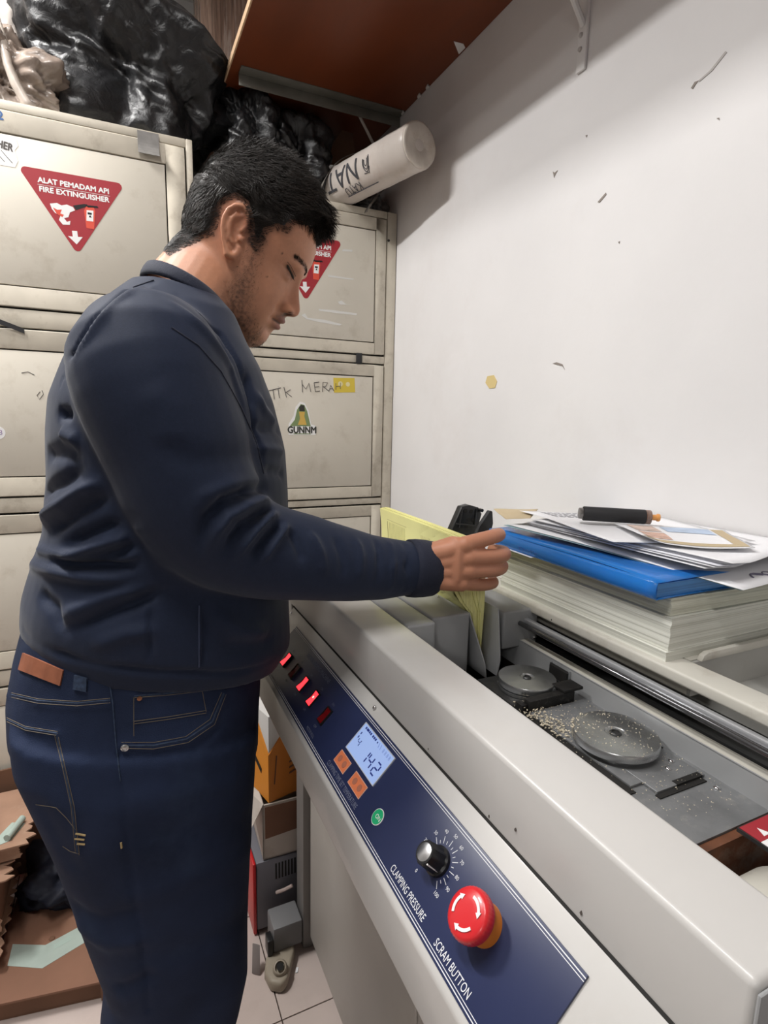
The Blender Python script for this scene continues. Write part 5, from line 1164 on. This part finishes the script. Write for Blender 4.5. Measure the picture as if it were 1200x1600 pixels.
paint([(384,352),(390,362),(386,372)], .0050, (.24,.085,.05), .5); paint([(390,374),(389,378)], .0030, (.05,.02,.015), .85); paint([(372,332),(380,336),(386,346)], .0035, (.30,.10,.06), .5)  # shade of the ear hollow and canal painted into the skin
for u, v, r in ((441,396,.0016),(417,432,.0012)):
    h, _n = hit(bvb, u, v)
    if h is not None: blend(np.clip(1.4-np.linalg.norm(co-VN(h), axis=1)/r, 0, 1)*.85, (.05,.025,.02))
at = body.color_attributes.new('skin', 'FLOAT_COLOR', 'POINT'); at.data.foreach_set('color', np.c_[np.clip(skin,0,1), np.ones(len(co))].astype(np.float32).ravel())
SKIN = M('skin', (.47,.22,.13), .48, vcol='skin', sss=.12, bump=.12, bs=700, spec=.4)
body.materials.append(SKIN); body.polygons.foreach_set('use_smooth', [True]*len(body.polygons))
link('body', body, man)
# ---- hair: cap plus thousands of tapered locks
tri_f = lambda mask: [p.index for p in body.polygons if mask[p.vertices[0]]]
def strand(mb, root, dirs, ln, r, segs=5):
    p = Vector(root); pts = [p]; 
    for k in range(segs): p = p+Vector(dirs(k/segs))*(ln/segs); pts.append(p)
    rs = [r*(1-.8*(k/segs)**1.5) for k in range(segs+1)]; mb.tube(pts, rs, 3, cap=False)
HAIR = M('black_hair', (.019,.014,.011), .5, spec=.35, var=.45, vs=60)
cap = MB()
def hair_th(f, l, u):                         # thickness of the hair over the skull
    top = np.clip((u-.055)/.05, 0, 1); fr = np.clip((f-.0)/.06, 0, 1)
    return .0014+.0018*np.clip((u-.0)/.04, 0, 1)+.0090*top+.009*top*fr*np.exp(-(l/.045)**2)+.003*np.clip((u-.02)/.06, 0, 1)
def cap_fn(u, ph):
    f, l, uu = skull(u, ph); s1 = poly_soft(SCALP, np.array([f]), np.array([uu]), .010)[0]; s2 = float(np.clip((uu-.076+.25*max(0, f-.05))/.008, 0, 1)); s_ = max(s1, s2)
    s_ = s_**1.6; t = hair_th(f, l, uu)*.78*s_-.006*(1-s_); t += s_*.0035*noise.noise(Vector((f*60, l*60, uu*60)))
    n_ = VN((f+.015, l, max(uu-.01, 0)*1.0)); n_ /= np.linalg.norm(n_)+1e-9; return tuple(VN((f, l, uu))+n_*t)
us_full = us; us = [u for u in us if u > -.09]; NU0 = NU; NU = len(us)-1
cap.add(*head_mesh(cap_fn)); NU = NU0; us = us_full
n_cap = len(cap.f)
idx = np.where((scal > .35))[0]; wts = np.ones(len(idx)); pick = rng.choice(idx, 21000)
for i in pick:
    f, l, u = f_[i], l_[i], u_[i]; n_ = no[i]; top = float(np.clip((u-.05)/.05, 0, 1)); th = float(hair_th(f, l, u)); edge = float(np.clip((scal[i]-.35)/.6, 0, 1))
    swirl = VN((noise.noise(Vector((f*28, l*28, u*28))), noise.noise(Vector((f*28+9, l*28, u*28))), noise.noise(Vector((f*28, l*28+9, u*28)))))
    if f > .035 and abs(l) > .028: comb = HF*.75+HU*(.10-.9*max(0,f-.06)*10)-HL*np.sign(l)*.15
    elif u > .045 or f > .03: comb = HF*(.9)+HL*(.45*np.sign(l)*(1-top))-HU*(.15+.9*max(0, f-.05)*10)
    else: comb = -HF*(.55)-HU*(.75)
    comb = comb+swirl*1.0; comb = comb-n_*(comb@n_); r0 = co[i]+n_*(th*.80*edge); ln = (.0090+.017*top+.007*max(0, min(1, (f-.01)/.05))*top)*rng.uniform(.7,1.25)*(.35+.65*edge)
    ph0 = rng.uniform(0, 6.3); wv_ = np.cross(comb, n_)
    def dr(t, n_=n_, comb=comb, top=top, ph0=ph0, wv_=wv_): v = wv_*.55*math.sin(t*6+ph0)*(.3+top)+n_*(.95-.8*t)*(.14+.64*top)+comb*(.45+.6*t); return v/np.linalg.norm(v)
    strand(cap, r0, dr, ln, rng.uniform(.00022,.00055)*(.8+.5*top), 4)
# curly fringe hanging over the forehead
for k in range(1500):
    ph = rng.normal(0, .38); u = rng.uniform(.070,.100); f, l, uu = skull(u, ph); r0 = hw(*cap_fn(u, ph)); s_ = rng.uniform(-1, 1)
    def dr(t, l=l, s_=s_): v = HF*(.95-.9*t)-HU*(.15+1.25*t)+HL*(.3*s_+.5*math.sin(t*5+s_*3)); return v/np.linalg.norm(v)
    strand(cap, r0, dr, rng.uniform(.007,.019), rng.uniform(.0003,.0006), 6)
ho = cap.build('hair', HAIR, man, smooth=True)
# stubble and brow hairs (too fine to count)
st = MB(); idx = np.where((beard > .22) & (scal < .5))[0]
for i in rng.choice(idx, 5600):
    if rng.uniform() > .25+beard[i]: continue
    v = -HU*.9-HF*.25+VN(no[i])*.45+rng.normal(0,.35,3); v /= np.linalg.norm(v); strand(st, co[i]-no[i]*.0004, lambda t, v=v: v, rng.uniform(.0022,.0048), .00013, 2)
BROW = [((460,401),(466,404),(472,411),(477,419),(479,426),(475,431))]
for sgn in (0,):
    q = onsurf(bvb, BROW[0], 0, 10)
    for k in range(300):
        if len(q) < 4: break
        t = rng.uniform(0,.999)*(len(q)-1); p = VN(q[int(t)].lerp(q[int(t)+1], t % 1)); wid = .0042*math.sin(math.pi*min(1, .25+.75*t/(len(q)-1)))
        p = p+HU*rng.normal(0,.45)*wid+HF*.0006; v = -HF*.25+HU*.35-HL*.9*(1)+VN(rng.normal(0,.25,3)); v /= np.linalg.norm(v); strand(st, p, lambda t, v=v: v, rng.uniform(.004,.0070), .00016, 2)
so = prop(st.build('stubble', HAIR, man), kind='stuff')
# eye: dark slit with lashes under the lowered lid
ey = MB(); q = onsurf(bvb, [(449,414),(452,421),(455,428),(459,436)], -.0004, 4)
if len(q) > 3:
    ey.tube(q, [.0006]+[.0019]*(len(q)-2)+[.0008], 6); q2 = onsurf(bvb, [(449,409),(454,415),(458,423),(462,432)], -.0002, 4); ey.tube(q2, .00045, 5) if len(q2) > 3 else None
    for k in range(26):
        t = k/26*(len(q)-1.01); p = VN(q[int(t)].lerp(q[int(t)+1], t % 1)); v = HF*.75-HU*.55-HL*.25+VN(rng.normal(0,.12,3)); strand(ey, p, lambda t, v=v: v, .0055, .00022, 2)
    ey.build('lashes', HAIR, man)

# --- sweatshirt
sw = MB(); yc = YB_
TR = [((37,1003),(432,1052),.180,1.040,.968),((30,972),(449,1000),.190,1.070,1.0),((33,935),(448,955),.191,1.100,1.035),((40,905),(447,930),.189,1.124,1.06),((52,866),(446,885),.180,1.160,1.105),((64,830),(446,850),.186,1.192,1.147),((68,750),(445,762),.188,1.263,1.244),((65,670),(440,700),.190,1.333,1.306),
      ((71,620),(421,632),.190,1.376,1.377),((95,560),(402,580),.178,1.428,1.425),((125,507),(384,540),.150,1.474,1.460),((165,466),(368,500),.112,1.512,1.498),((206,437),(347,480),.078,1.540,1.520)]
rings = []
for a, b, hwid, za, zb in TR:
    A, B = P(*a,'y',.885 if za < 1.2 else .86), P(*b,'y',.88); A.z = za; B.z = zb; A.y = B.y = yc; rings.append(((A+B)/2, (B-A)/2, Vector((0, hwid, 0))))
loft(sw, rings, 56, 2.25)
SLV = [VN((.070,.820,1.420)), VN(P(232,575,'y',.760)), VN(P(274,690,'y',.740)), VN(P(318,802,'y',.730)), VN(P(390,853,'y',.728)), VN(P(480,872,'y',.727)), VN(P(575,886,'y',.725)), VN(P(632,888,'y',.722)), VN(P(656,888,'y',.720))]
limb(sw, SLV, [.075,.092,.088,.079,.068,.0585,.0475,.0410,.0385], 6, 28)
limb(sw, [VN(P(285,838,'y',.730)), VN(P(345,872,'y',.728))], [.046,.042], 4, 18)
limb(sw, [VN((.055,1.00,1.435)), VN((.06,1.06,1.40)), VN((.08,1.105,1.28)), VN((.115,1.10,1.16)), VN((.24,1.06,1.125)), VN((.325,1.005,1.10))], [.08,.085,.080,.07,.052,.036], 5, 24)
swm = remesh(sw, .0038, 14, .5)
FD = [ # (pixels, amplitude, width, T torso / S sleeve): valleys negative, ridges positive
 ([(46,862),(88,876),(132,884),(176,885),(212,880)], -.0125, .0075, 'T'), ([(50,880),(90,893),(135,900),(180,902),(222,898)], .0075, .0095, 'T'), ([(60,858),(100,868),(140,873)], .0060, .0080, 'T'),
 ([(96,872),(140,858),(188,842),(236,822)], .0085, .0070, 'T'), ([(100,852),(135,836),(168,822),(218,806)], -.0085, .0075, 'T'), ([(150,872),(190,862),(225,848),(250,838)], -.0060, .0060, 'T'), ([(170,882),(205,868),(240,858)], .0050, .0060, 'T'),
 ([(68,812),(100,788),(132,765),(168,748)], .0090, .0095, 'T'), ([(80,832),(106,812),(132,794),(176,774)], -.0085, .0085, 'T'), ([(70,775),(100,752),(132,730)], -.0070, .0090, 'T'),
 ([(64,646),(90,646),(112,648)], -.0080, .0075, 'T'), ([(66,672),(95,676),(125,690)], .0060, .0100, 'T'), ([(72,712),(100,708),(130,716)], -.0060, .0120, 'T'),
 ([(92,966),(130,950),(168,934),(236,912)], .0070, .0100, 'T'), ([(110,985),(160,962),(220,938),(262,920)], -.0070, .0090, 'T'), ([(60,925),(85,950),(100,985)], -.0060, .0100, 'T'), ([(140,1010),(200,990),(250,985)], .0050, .0110, 'T'),
 ([(236,946),(236,985),(235,1030)], -.0040, .0040, 'T'), ([(312,946),(312,985),(311,1036)], .0036, .0034, 'T'), ([(319,946),(319,985),(318,1036)], -.0030, .0036, 'T'), ([(330,960),(375,985),(420,990)], .0050, .0140, 'T'), ([(340,1010),(390,1010),(430,1000)], -.0040, .0120, 'T'),
 ([(36,985),(100,1024),(200,1046),(300,1052),(380,1050),(430,1030)], -.0045, .0055, 'T'),
 ([(392,668),(415,670),(438,676)], -.0050, .0080, 'T'), ([(400,700),(425,702),(442,708)], .0040, .0080, 'T'), ([(398,612),(412,640),(430,665)], .0035, .0080, 'T'), ([(412,735),(430,738),(445,742)], -.0040, .0070, 'T'), ([(384,582),(390,610),(396,640)], -.0050, .0060, 'T'),
 ([(240,438),(200,452),(161,484),(135,520),(115,553),(97,590),(94,602)], -.0040, .0036, ''), ([(238,446),(198,461),(161,494),(136,529),(114,562)], .0030, .0060, ''),
 ([(276,458),(310,488),(344,522),(368,560),(384,602),(400,678),(412,730)], -.0042, .0040, ''), ([(262,470),(300,500),(332,534),(358,575),(376,620),(390,680)], .0040, .0080, 'S'),
 ([(314,856),(316,832),(322,808),(348,782),(380,770),(414,763)], -.0095, .0080, 'S'), ([(330,856),(340,828),(356,806),(385,790),(420,780)], .0085, .0070, 'S'), ([(352,866),(362,842),(376,822),(400,806),(424,793)], -.0080, .0060, 'S'), ([(372,870),(382,850),(398,830),(416,812),(432,800)], .0075, .0055, 'S'),
 ([(392,876),(404,856),(420,836),(438,816)], -.0070, .0055, 'S'), ([(410,878),(424,856),(440,834),(452,818)], .0060, .0055, 'S'), ([(300,800),(320,775),(360,758),(405,752)], .0050, .0110, 'S'), ([(240,690),(300,720),(360,716),(400,706)], -.0030, .0160, 'S'), ([(230,600),(260,640),(270,700)], .0030, .0200, 'S'),
 ([(452,826),(466,850),(474,880)], -.0050, .0070, 'S'), ([(482,830),(500,860),(508,900)], .0045, .0065, 'S'), ([(520,838),(534,866),(536,905)], -.0035, .0070, 'S'), ([(556,842),(564,870),(560,908)], .0035, .0060, 'S'), ([(585,844),(592,875),(588,912)], -.0040, .0050, 'S'), ([(608,846),(614,885),(608,922)], .0040, .0050, 'S'), ([(630,848),(636,885),(630,925)], -.0045, .0045, 'S')]
FD = [(a, b*1.3, c*.88, d_) for a, b, c, d_ in FD]
_d, _t = segdist(getco(swm), SLV[1:]); _r = np.interp(_t, [0,.25,.45,.7,1], [.096,.090,.080,.062,.042])
sleeve = np.clip((1.10*_r-_d)/(.16*_r), 0, 1)
folds(swm, FD, True, sleeve)
co_s, no_s = getco(swm), getno(swm)
nn = np.array([noise.noise(Vector(c)*9)*.6+noise.noise(Vector(c)*22)*.3 for c in co_s]); setco(swm, co_s+no_s*(nn*.0028)[:,None])
FAB = M('navy_jersey', (.0110,.0180,.042), .70, sheen=.10, bump=.12, bs=900, var=.10, vs=300, spec=.25); RIB = M('navy_rib', (.009,.0125,.030), .8, sheen=.08, bump=.3, bs=500)
swm.materials.append(FAB); swm.polygons.foreach_set('use_smooth', [True]*len(swm.polygons))
swo = link('sweatshirt', swm, man); bts = bvh(swm)
for line in ([(240,438),(200,452),(161,484),(135,520),(115,553),(97,590),(94,602)], [(268,512),(310,540),(345,580),(378,640),(400,690),(412,740)]):
    q = onsurf(bts, line, .0002, 5)
    if len(q) > 3: MB().tube(q, .0011, 6).build('seam_piping', RIB, swo)
q = onsurf(bts, [(311,946),(311.5,985),(311,1042)], .0004, 5); MB().tube(q, .0013, 6).build('pocket_seam', M('seam_highlight', (.030,.042,.085), .6), swo)
# ribbed collar and cuff
def band(mb, c0, c1, a0, a1, b0, b1, th, n=56, nr=8):
    c0, c1, a0, a1, b0, b1 = map(Vector, (c0, c1, a0, a1, b0, b1)); vs = []
    prof = [(0,-.3),(0,.6),(.25,1.0),(.6,1.05),(.9,.8),(1.0,.3),(.97,-.5),(.5,-.8)]
    for t, o in prof:
        c, a, b = c0.lerp(c1, t), a0.lerp(a1, t), b0.lerp(b1, t)
        for i in range(n):
            g = 2*math.pi*i/n; rr = 1+o*th/a.length+ (.004*math.cos(i*math.pi) if n > 60 else 0); vs.append(c+(a*math.cos(g)+b*math.sin(g))*rr)
    k = len(prof); mb.add(vs, [(j*n+i, j*n+(i+1) % n, ((j+1) % k)*n+(i+1) % n, ((j+1) % k)*n+i) for j in range(k) for i in range(n)])
A0, B0 = P(221,432,'y',.9), P(352,500,'y',.9); A1, B1 = P(233,411,'y',.9), P(345,478,'y',.9)
cb = MB(); band(cb, (A0+B0)/2, (A1+B1)/2, (B0-A0)/2, (B1-A1)/2, Vector((0,.078,0)), Vector((0,.068,0)), .004, 160); cb.build('collar', RIB, swo, smooth=True)
cd = Vector(SLV[-1]-SLV[-3]).normalized(); ca = Vector((0,0,1))-cd*cd.z; ca.normalize(); cbv = cd.cross(ca)
cb = MB(); e = Vector(SLV[-1])+cd*.014; band(cb, e-cd*.034, e+cd*.010, ca*.0405, ca*.0380, cbv*.038, cbv*.0355, .004, 120); cb.build('cuff', RIB, swo, smooth=True)

# --- jeans
je = MB(); yj = .86
HR = [((36,1000),(408,1040),.172,1.075,1.00),((16,1045),(408,1075),.180,1.015,.94),((6,1110),(405,1100),.186,.962,.900),((8,1165),(404,1180),.186,.905,.83)]
rings = []
for a, b, hwid, za, zb in HR:
    A, B = P(*a,'y',yj), P(*b,'y',yj); A.z = za; B.z = zb; rings.append(((A+B)/2+Vector((0,.04,0)), (B-A)/2, Vector((0, hwid, 0))))
loft(je, rings, 48, 2.4)
LR = [((12,1140),(400,1130),.092),((20,1200),(396,1200),.100),((46,1252),(392,1265),.100),((80,1322),(388,1340),.097),((110,1400),(385,1420),.092),((140,1480),(385,1500),.087),((163,1540),(373,1555),.083),((156,1600),(358,1610),.080)]
for y, off in ((.80,0),(.985,-.01)):
    rings = []
    for a, b, hwid in LR:
        A, B = P(*a,'y',.80), P(*b,'y',.80); rings.append(((A+B)/2+Vector((off, y-.80, 0)), (B-A)/2*(1 if y < .9 else .97), Vector((0, hwid, 0))))
    c, a, b = rings[-1]
    for z, s_, dx in ((.30,.94,-.005),(.20,.86,-.012),(.10,.80,-.015),(.035,.80,-.012)): rings.append((Vector((c.x+dx, y, z)), Vector((a.x*s_,0,0)), Vector((0,.078*(.75+.25*s_),0))))
    loft(je, rings, 40, 2.2)
jm = remesh(je, .0048, 6, .5)
JF = [([(178,1075),(183,1130),(187,1180),(195,1260),(205,1380),(222,1480),(232,1580)], -.0028, .004), ([(12,1088),(60,1100),(120,1104),(172,1100)], .0020, .004), ([(5,1122),(40,1140),(90,1147)], .0018, .004), ([(90,1147),(100,1200),(115,1260),(122,1335)], .0020, .004),
      ([(188,1167),(240,1167),(290,1158),(330,1130),(352,1085)], .0024, .005), ([(195,1180),(250,1180),(305,1170),(345,1135)], -.0024, .006),
      ([(210,1250),(280,1240),(360,1222),(398,1210)], .003, .016), ([(220,1300),(300,1300),(390,1280)], -.003, .018), ([(215,1400),(300,1370),(385,1330)], .003, .02), ([(120,1420),(160,1440),(200,1430)], -.005, .014), ([(130,1450),(170,1475),(210,1470)], .005, .014), ([(150,1530),(190,1545),(230,1530)], -.006, .012), ([(60,1260),(85,1300),(110,1350)], -.003, .014), ([(230,1500),(300,1480),(380,1430)], -.003, .02),
      ([(207,1085),(208,1120),(209,1155)], .0016, .004), ([(207,1088),(260,1084),(318,1078)], .0014, .004), ([(207,1125),(260,1118),(322,1108)], .0014, .004)]
folds(jm, JF, False)
DEN = M('dark_denim', (.0165,.0255,.058), .8, var=.42, vs=7, bump=.35, bs=900, spec=.2, dirt=(.042,.065,.115), dscale=4.5, damt=.5); ST = M('tan_thread', (.16,.13,.095), .8); ST2 = M('bar_tack', (.45,.33,.16), .8); DENL = M('worn_denim_edge', (.028,.046,.088), .85, var=.4, vs=200)
jm.materials.append(DEN); jm.polygons.foreach_set('use_smooth', [True]*len(jm.polygons))
jo = link('jeans', jm, man); btj = bvh(jm)
def stitch(lines, r=.00042, mt=ST, nm='stitching', lift=.0003):
    m = MB()
    for ln in lines:
        q = onsurf(btj, ln, lift, 5)
        if len(q) > 2: m.tube(q, r, 5)
    if m.v: m.build(nm, mt, jo)
stitch([[(8,1080),(60,1092),(120,1096),(172,1091)],[(8,1087),(60,1099),(120,1103),(172,1098)],[(4,1118),(40,1135),(90,1143)],[(4,1124),(40,1141),(88,1149)],[(90,1145),(102,1200),(116,1260),(124,1336)],[(86,1150),(98,1200),(111,1260),(118,1330)],
        [(56,1257),(78,1260),(88,1262),(104,1278),(118,1296)],[(190,1160),(240,1160),(290,1151),(328,1124),(346,1082)],[(190,1169),(240,1170),(294,1160),(335,1132),(353,1085)],[(98,1322),(110,1330),(124,1334)],
        [(210,1090),(262,1086),(316,1080)],[(209,1127),(262,1120),(322,1110)],[(209,1131),(262,1124),(322,1114)],[(209,1090),(209,1150)],[(316,1080),(322,1112)]])
stitch([[(172,1072),(176,1098),(181,1160),(188,1220)]], .0010, DENL, 'side_seam')
stitch([[(118,1302),(134,1305)],[(117,1310),(132,1312)],[(120,1318),(133,1319)],[(189,1316),(190,1325)]], .0013, ST2, 'bar_tack')
stitch([[(190,1165),(240,1165),(292,1155),(332,1128),(350,1083)],[(8,1083),(60,1095),(120,1099),(172,1094)],[(4,1121),(40,1138),(90,1146)],[(88,1147),(100,1199),(113,1260),(121,1333)],[(209,1088),(262,1083),(318,1077)]], .0013, DENL, 'worn_edge', -.0004)
# leather patch, belt loop, rivet
def patch_px(nm, quad, mt, th=.0018, nu=10, nv=5, lift=.0006, par=None, bt=None):
    a, b, c, d_ = quad; top = []
    for j in range(nv+1):
        for i in range(nu+1):
            u, v = i/nu, j/nv; x = (a[0]*(1-u)+b[0]*u)*(1-v)+(d_[0]*(1-u)+c[0]*u)*v; y = (a[1]*(1-u)+b[1]*u)*(1-v)+(d_[1]*(1-u)+c[1]*u)*v
            h, n_ = hit(bt or btj, x, y)
            if h is None: return None
            top.append((h, n_))
    m = MB(); N = len(top); q = lambda i, j: j*(nu+1)+i
    vs = [h+n_*(lift+th) for h, n_ in top]+[h-n_*.001 for h, n_ in top]
    fs = [(q(i,j),q(i,j+1),q(i+1,j+1),q(i+1,j)) for j in range(nv) for i in range(nu)]
    rim = [q(i,0) for i in range(nu)]+[q(nu,j) for j in range(nv)]+[q(i,nv) for i in range(nu,0,-1)]+[q(0,j) for j in range(nv,0,-1)]
    fs += [(rim[k], rim[(k+1) % len(rim)], rim[(k+1) % len(rim)]+N, rim[k]+N) for k in range(len(rim))]
    m.add(vs, fs); return m.build(nm, mt, par or jo)
patch_px('leather_patch', ((38,1020),(100,1047),(95,1071),(31,1046)), M('brown_leather', (.30,.105,.055), .55, var=.2, vs=60))
patch_px('belt_loop', ((118,1054),(137,1059),(136,1080),(116,1076)), DENL, .003, 4, 5)
h, n_ = hit(btj, 195, 1168); MB().lathe(h, n_, [(.0048,0),(.0048,.0014),(.003,.0022),(.0028,.0014),(.001,.0016)], 20).build('rivet', METAL, jo, auto=40)
h, n_ = hit(btj, 218, 1091); MB().lathe(h, n_, [(.003,0),(.003,.0012),(.001,.0018)], 16).build('rivet', M('copper_rivet', (.35,.16,.09), .4, .9), jo, auto=40)
# shoes under the frame
for y, dx in ((.80,0),(.985,-.02)):
    s = MB(); loft(s, [((-.055+dx,y,.035),(0,0,.034),(0,.030,0)),((-.02+dx,y,.050),(0,0,.049),(0,.038,0)),((.06+dx,y,.042),(0,0,.041),(0,.042,0)),((.14+dx,y,.030),(0,0,.029),(0,.046,0)),((.20+dx,y,.022),(0,0,.021),(0,.034,0))], 24)
    o = s.build('shoe', RUBBER, man, smooth=True)
